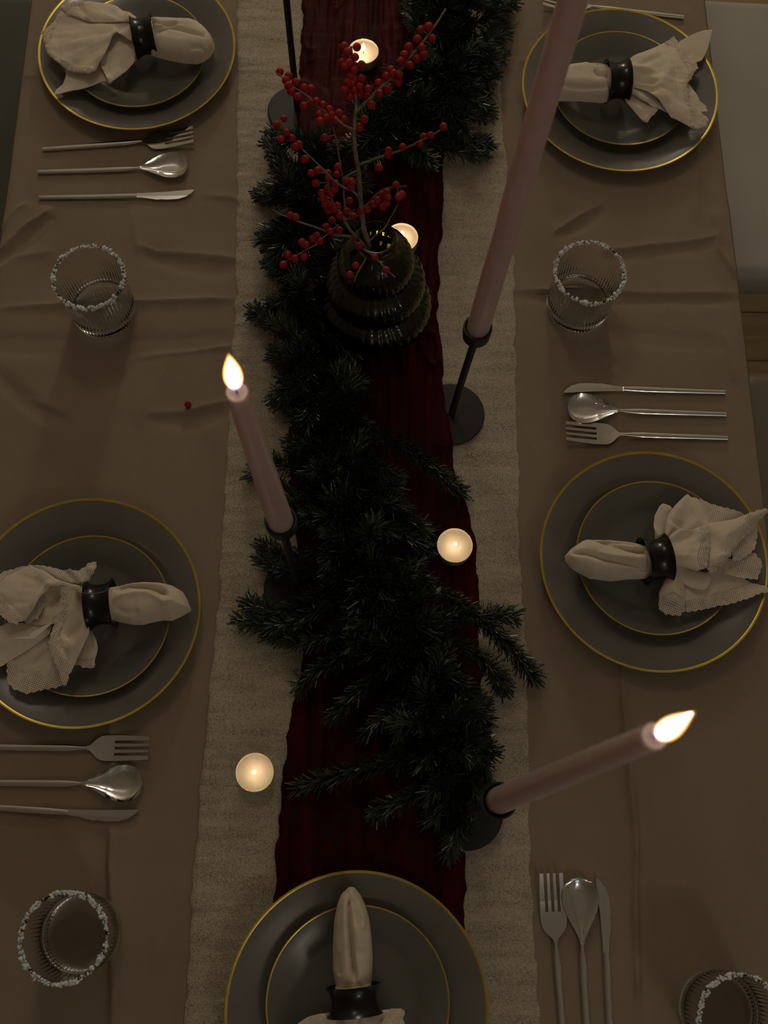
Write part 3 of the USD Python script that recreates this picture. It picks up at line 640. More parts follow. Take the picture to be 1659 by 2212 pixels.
NAP.append(napkin('TR', (1190, 30, 4.484), [(548, 655), (725, 645)],
  [(580, 500), (450, 480), (330, 472), (180, 490), (90, 510), (0, 560), (-45, 640), (-20, 720), (60, 785), (300, 790), (520, 805), (580, 790), (600, 640)],
  [([(560, 545), (430, 540), (370, 520), (340, 490)], -.006, .003), ([(560, 660), (440, 650), (400, 610)], -.007, .004), ([(550, 750), (300, 752), (100, 738)], -.005, .003)],
  [([(1270, 210), (1400, 140), (1500, 105), (1588, 95), (1560, 210), (1550, 260), (1520, 330), (1490, 385), (1400, 420), (1250, 420), (1200, 300)], .045, .033, [], .003, .0005),
   ([(1350, 640), (1440, 750), (1460, 800), (1520, 840), (1540, 900), (1400, 900), (1250, 760)], .040, .030, [], .003, .0),
   ([(730, 740), (850, 790), (930, 860), (1050, 905), (1010, 960), (970, 990), (940, 1045), (900, 1035), (720, 860), (700, 800)], .036, .030, [([(750, 790), (930, 900)], .003, .006)], .003, .001),
   ([(740, 680), (900, 715), (1050, 790), (1195, 945), (1130, 930), (1050, 890), (990, 880), (880, 840), (740, 760)], .042, .032, [([(760, 700), (1000, 830)], .004, .005)], .004, .001),
   ([(715, 470), (745, 460), (800, 410), (1000, 275), (1130, 190), (1225, 120), (1260, 150), (1275, 210), (1330, 310), (1370, 360), (1450, 400), (1460, 440), (1420, 490), (1390, 550), (1350, 600), (1340, 650), (1360, 700), (1370, 790), (1400, 830), (1480, 880), (1560, 940), (1540, 1020), (1440, 1035), (1380, 1010), (1250, 960), (1190, 945), (1050, 805), (900, 705), (770, 680), (720, 640)], .056, .037,
    [([(740, 660), (860, 642), (1050, 660)], -.008, .004), ([(740, 690), (900, 705), (1040, 745)], -.006, .0035), ([(740, 545), (1000, 540)], .004, .005), ([(740, 595), (950, 600)], -.003, .006), ([(1130, 190), (1200, 400), (1240, 700), (1260, 950)], -.0015, .0015), ([(1150, 520), (1060, 660), (1130, 860)], .004, .008), ([(800, 430), (1100, 330)], .003, .01)], .004, .002)],
  [([(1140, 195), (1225, 120), (1260, 150), (1275, 210), (1330, 310), (1370, 360), (1450, 400), (1460, 440), (1420, 490), (1390, 550), (1350, 600), (1340, 650), (1360, 700), (1370, 790), (1400, 830), (1480, 880), (1560, 940), (1540, 1020), (1440, 1035), (1390, 1000), (1370, 880), (1310, 760), (1290, 640), (1320, 540), (1340, 450), (1270, 360), (1230, 250)], .056, .0375, [], .004, .002, 4),
   ([(950, 900), (1050, 905), (1010, 960), (970, 990), (940, 1045), (890, 1020)], .036, .031, [], .003, .001, 2)],
  'cream napkin with embroidered scalloped edge fanning right from a black ring, upper right plate', 'black waisted napkin ring around the upper right napkin'))
NAP.append(napkin('LM', (0, 1190, 3.858), [(750, 458), (935, 438)],
  [(900, 295), (1000, 275), (1070, 258), (1200, 248), (1330, 255), (1430, 275), (1510, 320), (1545, 380), (1585, 480), (1500, 530), (1420, 565), (1350, 562), (1250, 580), (1180, 600), (1090, 598), (970, 575), (900, 555), (880, 430)],
  [([(930, 345), (1070, 300), (1250, 318), (1370, 365), (1420, 410)], -.013, .0065), ([(960, 420), (1100, 380), (1200, 362), (1290, 380), (1390, 450), (1440, 430), (1455, 380)], .005, .004), ([(960, 490), (1080, 530), (1180, 520)], -.004, .005), ([(950, 575), (1100, 592), (1180, 590)], -.004, .0025), ([(1000, 270), (1250, 265), (1430, 300)], .004, .004)],
  [([(-60, 640), (60, 585), (220, 600), (430, 610), (410, 690), (200, 830), (60, 910), (0, 950), (-60, 970)], .040, .033, [([(0, 760), (100, 680), (300, 640)], .003, .006)], .004, .0),
   ([(190, 820), (420, 680), (460, 790), (490, 920), (510, 1020), (520, 1110), (480, 1135), (370, 1150), (210, 1185), (120, 1150), (60, 1100), (45, 990), (60, 920), (120, 870)], .034, .029, [], .003, .0),
   ([(735, 620), (800, 730), (815, 800), (790, 880), (775, 970), (700, 970), (620, 940), (650, 780), (690, 660)], .038, .031, [([(760, 690), (790, 800)], .004, .003)], .003, .002),
   ([(180, 570), (270, 480), (350, 350), (430, 290), (520, 290), (560, 340), (520, 470), (480, 580), (440, 610), (330, 610), (210, 600)], .046, .038, [([(300, 540), (480, 360)], -.004, .01)], .003, .0),
   ([(720, 330), (690, 300), (600, 280), (480, 240), (350, 150), (230, 110), (130, 125), (50, 150), (-60, 200), (-80, 350), (0, 520), (60, 585), (120, 600), (200, 560), (270, 480), (350, 360), (430, 300), (520, 290), (600, 315), (720, 380)], .058, .046, [([(640, 310), (430, 250), (300, 150)], .004, .007), ([(430, 295), (350, 360), (270, 480), (200, 560)], .004, .004), ([(480, 290), (400, 320)], .003, .004), ([(0, 370), (190, 550)], -.0012, .0015)], .005, .001),
   ([(505, 290), (600, 300), (700, 320), (745, 420), (745, 640), (745, 690), (600, 960), (540, 1110), (510, 1120), (500, 1060), (480, 980), (430, 870), (400, 770), (430, 660), (480, 500), (510, 380)], .054, .042, [([(590, 320), (580, 440), (540, 560), (485, 690), (500, 790), (560, 880), (590, 970)], -.002, .0018), ([(720, 360), (680, 520), (600, 640), (530, 740)], -.009, .008), ([(740, 520), (700, 560), (640, 740), (570, 860)], .005, .006), ([(650, 640), (560, 740)], -.004, .006)], .004, .001)],
  [([(30, 150), (120, 125), (230, 108), (330, 112), (430, 135), (520, 160), (590, 155), (640, 175), (690, 145), (740, 105), (805, 100), (800, 160), (770, 210), (715, 290), (650, 280), (480, 235), (370, 165), (280, 125), (180, 140), (60, 200), (0, 260), (-60, 280), (-40, 190)], .053, .043, [([(700, 280), (780, 140)], .006, .004)], .005, .0, 4),
   ([(-60, 400), (0, 400), (70, 470), (180, 560), (120, 598), (60, 585), (0, 530), (-60, 480)], .058, .0465, [], .005, .001, 4),
   ([(505, 300), (560, 310), (580, 350), (570, 440), (530, 560), (480, 690), (490, 800), (555, 900), (585, 980), (540, 1110), (510, 1120), (500, 1060), (480, 980), (430, 870), (400, 770), (430, 660), (480, 500), (510, 380)], .054, .043, [([(590, 320), (580, 440), (540, 560), (485, 690), (500, 790), (560, 880), (590, 970)], -.002, .0018)], .004, .001, 5),
   ([(250, 500), (350, 360), (380, 340), (370, 460), (310, 560), (230, 590), (200, 565)], .046, .0395, [], .003, .0, 3),
   ([(60, 920), (110, 900), (130, 1010), (330, 1010), (500, 1030), (520, 1110), (480, 1135), (370, 1150), (210, 1185), (120, 1150), (60, 1100), (45, 990)], .034, .0298, [], .003, .0, 1),
   ([(640, 900), (790, 880), (775, 970), (700, 970), (620, 940)], .038, .032, [], .003, .002, 2)],
  'cream lace-edged napkin with a white care tag, in a black ring, left middle plate', 'black napkin ring with a pale worn line, around the left middle napkin', openwork=True,
  tag_poly=[('care_tag', [(255, 690), (395, 608), (425, 610), (285, 732), (180, 727), (105, 735), (140, 722), (240, 712)], .051, M['white_tag'])]))
NAP.append(napkin('RM', (1210, 1050, 3.695), [(680, 598), (840, 572)],
  [(740, 480), (650, 455), (560, 435), (400, 420), (230, 410), (190, 420), (100, 480), (50, 540), (55, 580), (120, 650), (250, 720), (420, 742), (540, 728), (700, 720), (740, 700), (760, 590)],
  [([(720, 550), (600, 548), (520, 530), (440, 500), (250, 430), (190, 440)], -.009, .0045), ([(720, 665), (600, 652), (350, 612), (200, 560), (60, 545)], -.008, .004), ([(250, 560), (450, 590), (680, 610)], .004, .005), ([(720, 672), (580, 690), (440, 722)], -.005, .003), ([(700, 505), (500, 470), (300, 450)], -.005, .003), ([(560, 500), (690, 530)], .004, .003)],
  [([(760, 430), (750, 320), (760, 230), (800, 150), (830, 128), (890, 150), (905, 180), (880, 250), (860, 330), (850, 420), (800, 440)], .040, .032, [([(770, 330), (820, 400)], .003, .003)], .003, .002),
   ([(930, 620), (1000, 740), (1250, 660), (1400, 700), (1550, 765), (1660, 800), (1720, 830), (1600, 850), (1560, 870), (1480, 900), (1360, 935), (1280, 950), (1180, 975), (1080, 995), (1000, 1000), (980, 800)], .034, .029, [], .003, .0),
   ([(840, 420), (840, 330), (870, 220), (920, 150), (1000, 70), (1025, 50), (1060, 75), (1110, 90), (1150, 170), (1190, 260), (1200, 320), (1050, 360), (950, 360), (860, 440)], .048, .040, [([(850, 390), (900, 250), (980, 130)], .003, .006), ([(1000, 220), (930, 330)], -.003, .012)], .004, .002),
   ([(880, 600), (1000, 640), (1100, 670), (1200, 690), (1220, 720), (1190, 800), (1150, 825), (1060, 810), (1000, 780), (930, 700)], .042, .036, [], .003, .002),
   ([(1180, 285), (1300, 270), (1400, 255), (1500, 215), (1650, 178), (1655, 205), (1600, 260), (1530, 350), (1450, 430), (1400, 500), (1330, 600), (1250, 670), (1200, 685), (1170, 640), (1180, 500)], .050, .041, [([(1640, 185), (1480, 260), (1300, 420), (1210, 640)], .008, .012), ([(1200, 420), (1280, 560)], -.004, .01)], .005, .003),
   ([(850, 430), (900, 370), (950, 345), (1050, 345), (1130, 310), (1195, 290), (1200, 420), (1190, 560), (1170, 650), (1100, 670), (1000, 640), (920, 625), (870, 560)], .057, .048, [([(870, 430), (950, 350), (1050, 350)], .003, .004), ([(880, 480), (1000, 420), (1100, 400)], -.004, .006), ([(890, 500), (1000, 600)], .003, .008)], .005, .003),
   ([(820, 770), (880, 690), (930, 640), (990, 770), (1000, 900), (1000, 990), (960, 1030), (850, 1020), (790, 970), (785, 850)], .036, .033, [([(900, 700), (890, 850), (880, 940)], .010, .014)], .002, .003)],
  [([(1060, 75), (1110, 80), (1200, 120), (1320, 155), (1440, 190), (1490, 215), (1400, 262), (1250, 282), (1190, 290), (1140, 170)], .047, .037, [], .003, .0, 4),
   ([(1550, 290), (1580, 290), (1590, 380), (1570, 480), (1540, 520), (1450, 580), (1390, 590), (1380, 520), (1450, 420)], .044, .035, [], .004, .0, 5),
   ([(1560, 515), (1620, 600), (1610, 680), (1580, 735), (1450, 725), (1300, 690), (1250, 670), (1330, 590), (1390, 570), (1450, 570)], .040, .032, [([(1400, 600), (1500, 640)], -.004, .006)], .004, .0, 6),
   ([(1195, 290), (1200, 420), (1190, 560), (1170, 650), (1100, 640), (1080, 560), (1120, 440), (1110, 350), (1140, 310)], .057, .0485, [], .005, .003, 5),
   ([(1500, 215), (1650, 178), (1655, 205), (1600, 260), (1530, 350), (1450, 430), (1400, 500), (1330, 600), (1250, 670), (1200, 685), (1180, 640), (1280, 590), (1360, 470), (1420, 370)], .050, .0418, [([(1640, 185), (1480, 260), (1300, 420), (1210, 640)], .008, .012)], .005, .003, 4),
   ([(1560, 770), (1660, 800), (1720, 830), (1600, 850), (1560, 870), (1480, 900), (1360, 935), (1280, 950), (1180, 975), (1080, 995), (1005, 1000), (1010, 930), (1200, 880), (1400, 820)], .034, .0298, [], .003, .0, 1),
   ([(800, 880), (880, 850), (990, 890), (1000, 990), (960, 1030), (850, 1020), (790, 970)], .036, .0335, [([(900, 700), (890, 850), (880, 940)], .010, .014)], .002, .003, 6)],
  'cream lace-edged napkin ruffled towards the right of a black ring, right middle plate', 'black waisted napkin ring around the right middle napkin', openwork=True))
NAP.append(napkin('BM', (620, 1890, 5.53), [(790, 1350), (812, 1640)],
  [(590, 1400), (545, 1150), (545, 800), (560, 550), (600, 350), (650, 230), (740, 145), (800, 150), (870, 230), (930, 350), (980, 520), (1010, 750), (1025, 1000), (1015, 1260), (1000, 1400), (800, 1430)],
  [([(750, 190), (738, 400), (742, 600), (770, 950), (812, 1280)], -.012, .0036), ([(700, 220), (700, 500), (730, 900)], .003, .004), ([(780, 260), (850, 450), (910, 600)], -.005, .003), ([(955, 470), (960, 600), (950, 700)], -.006, .003), ([(820, 560), (890, 900)], .002, .003), ([(600, 900), (620, 1200)], -.003, .006)],
  [([(520, 1640), (400, 1650), (250, 1700), (130, 1781), (0, 1900), (-100, 2200), (100, 2480), (500, 2560), (850, 2500), (860, 1900), (850, 1640)], .048, .036, [([(600, 1650), (500, 2100)], -.006, .006), ([(420, 1660), (250, 2100)], .004, .008)], .005, .002),
   ([(780, 1620), (850, 1640), (1000, 1640), (1100, 1620), (1200, 1610), (1300, 1600), (1400, 1620), (1410, 1640), (1385, 1720), (1400, 1800), (1450, 2100), (1300, 2400), (900, 2520), (820, 2000)], .050, .037, [([(900, 1660), (1000, 2200)], .004, .006)], .005, .002),
   ([(660, 1680), (700, 1660), (850, 1660), (845, 1800), (830, 2100), (760, 2100), (720, 1850)], .057, .050, [], .003, .002)],
  [([(1090, 1790), (1240, 1605), (1300, 1600), (1400, 1620), (1410, 1640), (1385, 1720), (1400, 1800), (1440, 2100), (1300, 2380), (1130, 2300)], .050, .0378, [], .005, .002, 4)],
  'cream napkin folded to a point above a black ring, at the head of the table', 'black waisted napkin ring around the napkin at the head of the table'))
# the pale worn line across the left middle ring
rg = NAP[2][1]
o, rz = origin[str(rg.GetPath())]
xs = np.linspace(-1, 1, 15)
part(rg, 'worn_line', tube([(x * .0145, .0076 + .0012 * x * x, math.sqrt((.0217 + .0052 * abs(x) ** 2.4) ** 2 - .0076 ** 2)) for x in xs], .00035, 6), M['scratch'], label='pale scratched line')

# ------------------------------------------------------------------ cutlery
def handle(L0, w0, w1, w2, h):
    """Slender flat-oval handle from its cut end at x = 0 to the neck at x = L0."""
    x = np.linspace(0, L0, 30); u = x / L0
    w = np.where(u < .8, w0 + (w1 - w0) * (u / .8) ** .8, w1 + (w2 - w1) * ((u - .8) / .2) ** 1.4)
    th = np.arange(14) / 14 * 2 * PI; v = []
    for xi, wi, ui in zip(x, w, u):
        v.append(np.c_[np.full(14, xi), wi * np.cos(th), h * (.5 + .5 * np.minimum(1, wi / w1)) * np.sin(th) + h + .0016 * ui ** 3])
    v = np.vstack(v); f = []
    for i in range(29):
        a = i * 14 + np.arange(14); b = i * 14 + (np.arange(14) + 1) % 14
        f += [np.stack([a, b, b + 14], 1), np.stack([a, b + 14, a + 14], 1)]
    v = np.vstack([v, [[0, 0, h]], [[L0, 0, h + .0016]]]); n = len(v)
    a = np.arange(14); b = (a + 1) % 14
    f += [np.stack([np.full(14, n - 2), b, a], 1), np.stack([np.full(14, n - 1), 29 * 14 + a, 29 * 14 + b], 1)]
    return v, np.vstack(f)
HL = .126
def fork_parts():
    x0, x1 = HL - .004, .192
    def half(u):                                    # half width along the head
        return np.interp(u, [0, .06, .10, .15, .20, .26, .34, .45, .65, 1.0], [.0016, .0019, .0028, .0062, .0098, .0123, .0133, .0134, .0130, .0119])
    us = np.linspace(0, 1, 60); xs = x0 + us * (x1 - x0)
    head = Polygon(np.vstack([np.c_[xs, half(us)], np.c_[xs, -half(us)][::-1]]))
    for k in (-1, 0, 1):                            # three slots leave four tines
        c = k * .0064
        slot = Polygon([(x1 - .037, c - .0011), (x1 + .01, c * .97 - .0017), (x1 + .01, c * .97 + .0017), (x1 - .037, c + .0011)]).buffer(.0003)
        head = head.difference(slot)
    pts, tri, nr = None, None, None
    p = head if head.geom_type == 'Polygon' else max(head.geoms, key=lambda g: g.area)
    pts, tri, nr = fill(np.array(p.exterior.coords)[:-1], .0009)
    u = np.clip((pts[:, 0] - x0) / (x1 - x0), 0, 1)
    z = .0036 - .0016 * np.sin(np.clip(u / .62, 0, 1) * PI) + .0055 * np.clip((u - .5) / .5, 0, 1) ** 1.6 + .02 * np.abs(pts[:, 1])
    return slab(pts, tri, nr, z + .0016, z)
def spoon_bowl():
    x0, x1 = HL - .004, .190; n, k = 56, 18
    u = np.linspace(0, 1, n) ** .8
    xx = u * (x1 - x0); xc = (x1 - x0) - .0192
    tt = np.clip((xx / xc - .08) / .92, 0, 1)
    w = np.where(xx < xc, .0017 + .0172 * np.sin(tt * PI / 2) ** 1.45, np.sqrt(np.maximum(.0189 ** 2 - ((xx - xc) / .0192 * .0189) ** 2, 1e-8)))
    V = np.linspace(-1, 1, k)
    def surf(off):
        X = np.repeat((x0 + u * (x1 - x0))[:, None], k, 1); Y = w[:, None] * V[None]
        depth = .0078 * np.sin(np.clip((u - .10) / .45, 0, 1) * PI / 2) * np.sqrt(np.clip(1 - (np.clip((u - .72) / .28, 0, 1)) ** 2, 0, 1))
        Zb = .0044 + .0044 * np.clip(u / .45, 0, 1)[:, None] - depth[:, None] * (1 - np.abs(V[None]) ** 2.0)
        return np.stack([X, Y, np.maximum(Zb - off, .0003 + (.0012 - off))], -1).reshape(-1, 3)
    A, B = surf(0), surf(.0012); N = len(A); f = grid_faces(n, k)
    idx = np.arange(N).reshape(n, k); bd = np.r_[idx[0], idx[1:, -1], idx[-1, -2::-1], idx[-2:0:-1, 0]]; b2 = np.roll(bd, -1)
    f = np.vstack([f, f[:, ::-1] + N, np.c_[bd, bd + N, b2 + N], np.c_[bd, b2 + N, b2]])
    return np.vstack([A, B]), f[:, ::-1]
def knife_blade():
    x0, x1 = HL - .012, .194
    up = [(x0, .0030), (x0 + .02, .0034), (x0 + .045, .0046), (x1 - .006, .0070), (x1, .0074)]
    low = []
    for u in np.linspace(1, 0, 90):
        x = x0 + .012 + u * (x1 - x0 - .012)
        y = np.interp(u, [0, .12, .3, .5, .7, .85, .95, 1], [-.0030, -.0040, -.0062, -.0072, -.0064, -.0030, .0022, .0070])
        if .36 < u < .99: y += .0013 * (int(u * 90) % 2)
        low.append((x, y))
    o = np.array(up + low + [(x0, -.0030)])
    pts, tri, nr = fill(o, .0006)
    e = np.clip((pts[:, 1] + .0076) / .006, .25, 1)
    return slab(pts, tri, nr, .0030 + .0006 * e, .0030 - .0006 * e)
FG = {}
def cutlery(kind, label, tip, end, group, mirror=False):
    e, tp = at(*end, .006), at(*tip, .006)
    d = (tp - e)[:2]; L = np.linalg.norm(d); d /= L; rz = math.atan2(d[1], d[0])
    Lk = {'fork': .192, 'spoon': .190, 'knife': .194}[kind]
    p0 = tp[:2] - d * Lk
    line = p0 + d * np.linspace(.02, .19, 30)[:, None] * 1.0
    loc = (p0[0], p0[1], TZ + float(np.percentile(surf_z(line), 85)) + .0003)
    key = kind + ('m' if mirror else '')
    if key not in FG:
        t = thing(kind, label, kind, loc, rz, group)
        hm = handle(HL, .0030, .0040, .0017, .0024)
        if kind == 'knife': hm = handle(HL - .004, .0029, .0038, .0030, .0022)
        part(t, 'handle', hm, M['steel'], smooth=50)
        if kind == 'fork': part(t, 'tine_head', fork_parts(), M['steel'], smooth=40)
        if kind == 'spoon': part(t, 'bowl', spoon_bowl(), M['steel'], smooth=60)
        if kind == 'knife':
            b = knife_blade()
            if mirror: b.vertices[:, 1] *= -1; b.faces = b.faces[:, ::-1]
            part(t, 'blade', b, M['steel'], smooth=30)
        FG[key] = t
    else: copy_of(FG[key], kind, label, loc, rz, group)
cutlery('fork', 'steel fork nearest the upper left plate', (419, 297), (89, 321), 'steel forks')
cutlery('spoon', 'steel spoon between fork and knife on the far left', (408, 360), (82, 370), 'steel spoons')
cutlery('knife', 'serrated steel knife lowest of the far left cutlery', (420, 420), (78, 425), 'serrated steel knives')
cutlery('knife', 'serrated steel knife topmost of the cutlery above the right middle plate', (1216, 836), (1573, 846), 'serrated steel knives')
cutlery('spoon', 'steel spoon between knife and fork above the right middle plate', (1223, 884), (1569, 894), 'steel spoons')
cutlery('fork', 'steel fork directly above the right middle plate', (1220, 935), (1572, 945), 'steel forks')
cutlery('fork', 'steel fork directly below the left middle plate', (324, 1617), (-63, 1613), 'steel forks')
cutlery('spoon', 'steel spoon between fork and knife at the lower left', (311, 1693), (-75, 1690), 'steel spoons')
cutlery('knife', 'serrated steel knife lowest of the lower left cutlery', (298, 1765), (-90, 1738), 'serrated steel knives')
cutlery('fork', 'steel fork upright beside the head plate, leftmost of three', (1188, 1886), (1222, 2300), 'steel forks')
cutlery('spoon', 'steel spoon upright between fork and knife at the lower right', (1249, 1895), (1273, 2306), 'steel spoons')
cutlery('knife', 'serrated steel knife upright, rightmost beside the head plate', (1302, 1894), (1322, 2306), 'serrated steel knives')
cutlery('fork', 'steel fork lying beyond the upper right plate, behind the tall candle', (1172, 3), (1492, 37), 'steel forks')

# ------------------------------------------------------------------ glasses with sugared rims
GH, GR = .082, .0405
def glass_profile():
    o = [(0, .0012), (.026, .0012), (.030, 0), (.0345, .0004), (.0372, .003), (.0380, .007), (.0384, .02), (.0392, .05), (.0400, .062), (.0404, .074), (.0405, GH - .0008), (.0398, GH), (.0391, GH - .0008)]
    i = [(.0388, .062), (.0376, .03), (.0368, .018), (.0350, .0135), (.031, .0115), (0, .0110)]
    return o + i
def flute(th, i):
    a = .018 if 4 <= i <= 7 else (.008 if i == 8 else 0)
    return 1 + a * (np.abs(np.cos(30 * th)) - .6)
def make_glass(label, loc, group):
    t = thing('tumbler', label, 'glass', loc, 0, group)
    part(t, 'glass_body', lathe(glass_profile(), 240, flute), M['glass'], smooth=50)
    r = np.random.default_rng(17); lumps = []
    ico = trimesh.creation.icosahedron()
    for k in range(620):
        a = r.uniform(0, 2 * PI)
        if meshkit.noise(np.array([[math.cos(a) * 4, math.sin(a) * 4, 1.5]]), 5)[0] < .42 and k % 4: continue
        s = r.uniform(.0003, .0015) * (1.5 if r.random() < .12 else 1)
        m = ico.vertices * r.uniform(.6, 1.4, (12, 3)) * r.uniform(.5, 1.7, 3) * s
        R = trimesh.transformations.random_rotation_matrix(r.random(3))[:3, :3]
        side = r.choice([-1, 1], p=[.3, .7])
        rad = .0398 + side * r.uniform(.0002, .0016); z = GH - r.uniform(-.0008, .0045) * (1 if side > 0 else .6)
        lumps.append((m @ R.T + [rad * math.cos(a), rad * math.sin(a), z], np.array(ico.faces)))
    part(t, 'sugar_rim', lumps, M['sugar'], kind='stuff', label='white sugar crystals stuck round the rim')
    return t
GP = [((228, 676), 'ribbed tumbler with sugared rim below the far left knife'), ((1245, 664), 'ribbed tumbler with sugared rim right of the tallest candle'),
      ((185, 2012), 'ribbed tumbler with sugared rim in the lower left corner'), ((1545, 2180), 'ribbed tumbler with sugared rim cut off by the lower right corner')]
g0 = None
for k, (p, lab) in enumerate(GP):
    q = at(*p, .003); a = np.linspace(0, 2 * PI, 40)
    z = float(np.percentile(surf_z(np.vstack([np.c_[q[0] + r * np.cos(a), q[1] + r * np.sin(a)] for r in (.02, .033)])), 95))
    loc = (q[0], q[1], TZ + z + .0002)
    if g0 is None: g0 = make_glass(lab, loc, 'tumblers with sugared rims')
    else: copy_of(g0, 'tumbler', lab, loc, k * 1.3, 'tumblers with sugared rims')

# ------------------------------------------------------------------ flames
def flame_mesh(h, r, lean=(0, 0), grow=1.0, z0=0.0):
    u = np.linspace(0, 1, 20)
    prof = np.sin(np.clip(u, 0, 1) ** .62 * PI) ** .9 * (1 - .25 * u)
    prof /= prof.max()
    m = lathe(np.c_[np.maximum(prof * r * grow, 1e-5), z0 + u * h], 20)
    m.vertices[:, 0] += lean[0] * (m.vertices[:, 2] / h) ** 1.3 if h else 0
    m.vertices[:, 1] += lean[1] * (np.clip(m.vertices[:, 2], 0, None) / h) ** 1.3
    return m
def add_flame(t, p, h, r, lean=(0, 0), m='flame'):
    fl = flame_mesh(h, r, lean); fl.apply_translation(p)
    f = part(t, 'flame', fl, M[m], smooth=True, world=True, label='bright white flame')
    ed = flame_mesh(h * 1.16, r, lean, 1.32, -.0); ed.apply_translation(np.array(p) + [0, 0, -.0004])
    part(f, 'flame_edge', ed, M['flame_edge'], smooth=True, world=True, label='orange outer edge of the flame')
    bl = trimesh.creation.icosphere(2, 1.0); bl.apply_scale([r * .95, r * .95, h * .15]); bl.apply_translation(np.array(p) + [0, 0, h * .06])
    part(f, 'flame_base', bl, M['flame_base'], smooth=True, world=True, label='blue base of the flame')

# ------------------------------------------------------------------ black candle stands and pink tapers
def stand(name_lab, base, top_, z0, hb):
    b = np.array([base[0], base[1], TZ + z0]); c = np.array([top_[0], top_[1], TZ + hb])
    t = thing('candle_stand', name_lab, 'candle holder', b)
    part(t, 'base', lathe([(0, 0), (BR - .0015, 0), (BR, .001), (BR, .0034), (BR - .0012, .0045), (.012, .0048), (0, .0048)], 72), M['black_iron'], smooth=40)
    part(t, 'stem', tube([b + [0, 0, .004], b + (c - b) * .5, c - [0, 0, .02]], .0040, 16), M['black_iron'], smooth=50, world=True)
    cup = lathe([(0, -.024), (.0045, -.024), (.0055, -.021), (.0105, -.018), (.0138, -.012), (.0146, 0), (.0146, .006), (.0128, .006), (.0126, -.009), (0, -.009)], 40)
    cup.apply_translation(c); part(t, 'cup', cup, M['black_iron'], smooth=40, world=True)
    return t, c
def taper(label, foot, tip, r0, r1, flame=None, lean=(0, 0), melt=True):
    foot, tip = np.array(foot), np.array(tip)
    t = thing('taper_candle', label, 'candle', foot)
    P = foot + (tip - foot) * np.linspace(0, 1, 26)[:, None]
    r = np.linspace(r0, r1, 26); v, f = tube(P, r, 36, cap=True)
    n = 36
    d = (tip - foot) / np.linalg.norm(tip - foot)
    # rounded shoulder and a shallow melt pool at the top
    T, N, B = frame_along(P)
    th = np.arange(n) / n * 2 * PI
    rows = [v[:26 * n]]
    for rr, dz in [(.98, .0008), (.88, .0016), (.72, .0010), (.45, -.0006), (.02, -.0008)]:
        rows.append(tip + d * dz + r1 * rr * (np.cos(th)[:, None] * N[-1] + np.sin(th)[:, None] * B[-1]))
    V = np.vstack(rows + [P[:1]]); F = []
    for i in range(30):
        a = i * n + np.arange(n); b = i * n + (np.arange(n) + 1) % n
        F += [np.stack([a, b, b + n], 1), np.stack([a, b + n, a + n], 1)]
    a = np.arange(n); F += [np.stack([np.full(n, len(V) - 1), (a + 1) % n, a], 1)]
    part(t, 'wax_body', (V, np.vstack(F)[:, ::-1]), M['taper'], smooth=40, world=True)
    part(t, 'wick', tube([tip - d * .003, tip + d * .004, tip + d * .0135 + np.array([lean[0], lean[1], 0]) * .15], .0008, 6), M['wick'], world=True)
    if flame: add_flame(t, tip + np.array([0, 0, .0105]), flame[0], flame[1], lean)
    return t
def zat(p): return float(surf_z(p)[0])
def disc_z(b, q=70):
    a = np.linspace(0, 2 * PI, 40)
    return float(np.percentile(lin_z(np.vstack([np.c_[b[0] + r * np.cos(a), b[1] + r * np.sin(a)] for r in (.01, .025, .037)])), q))
c1 = at(1031, 713, .20); s1, c = stand('black iron candle stand holding the tallest pink candle', BASES[0], c1, disc_z(BASES[0]), .20)
taper('tallest pink taper candle, its tip beyond the top of the photo', c + [0, 0, -.007], np.array(at(1264, -92, .64)) + [0, 0, TZ], .0116, .0100, (.036, .0042))
b2 = np.array([-.0725, .2785]); c2 = at(607, 1128, .25); s2, c = stand('black iron candle stand half buried in the pine garland', b2, c2, disc_z(b2), .25)
taper('burning pink taper candle left of the garland', c + [0, 0, -.007], np.array(at(512, 848, .53)) + [0, 0, TZ], .0118, .0074, (.038, .0046), (.001, 0.001))
c3 = at(1076, 1730, .28); s3, c = stand('black iron candle stand at the near right end of the garland', BASES[3], c3, zat(BASES[3]) + .001, .28)
taper('burning pink taper candle leaning to the lower right', c + [0, 0, -.007], np.array(at(1413, 1591, .63)) + [0, 0, TZ], .0108, .0068, (.034, .0040), (.006, .006))
c4 = np.array(BASES[1]) + [-.002, 0, 0]; s4, c = stand('black iron candle stand at the top, its stem leaving the photo', BASES[1], c4, disc_z(BASES[1]), .27)
taper('pink taper candle above the top edge of the photo', c + [0, 0, -.007], c + [0, 0, .30], .0116, .0080, (.033, .0042))

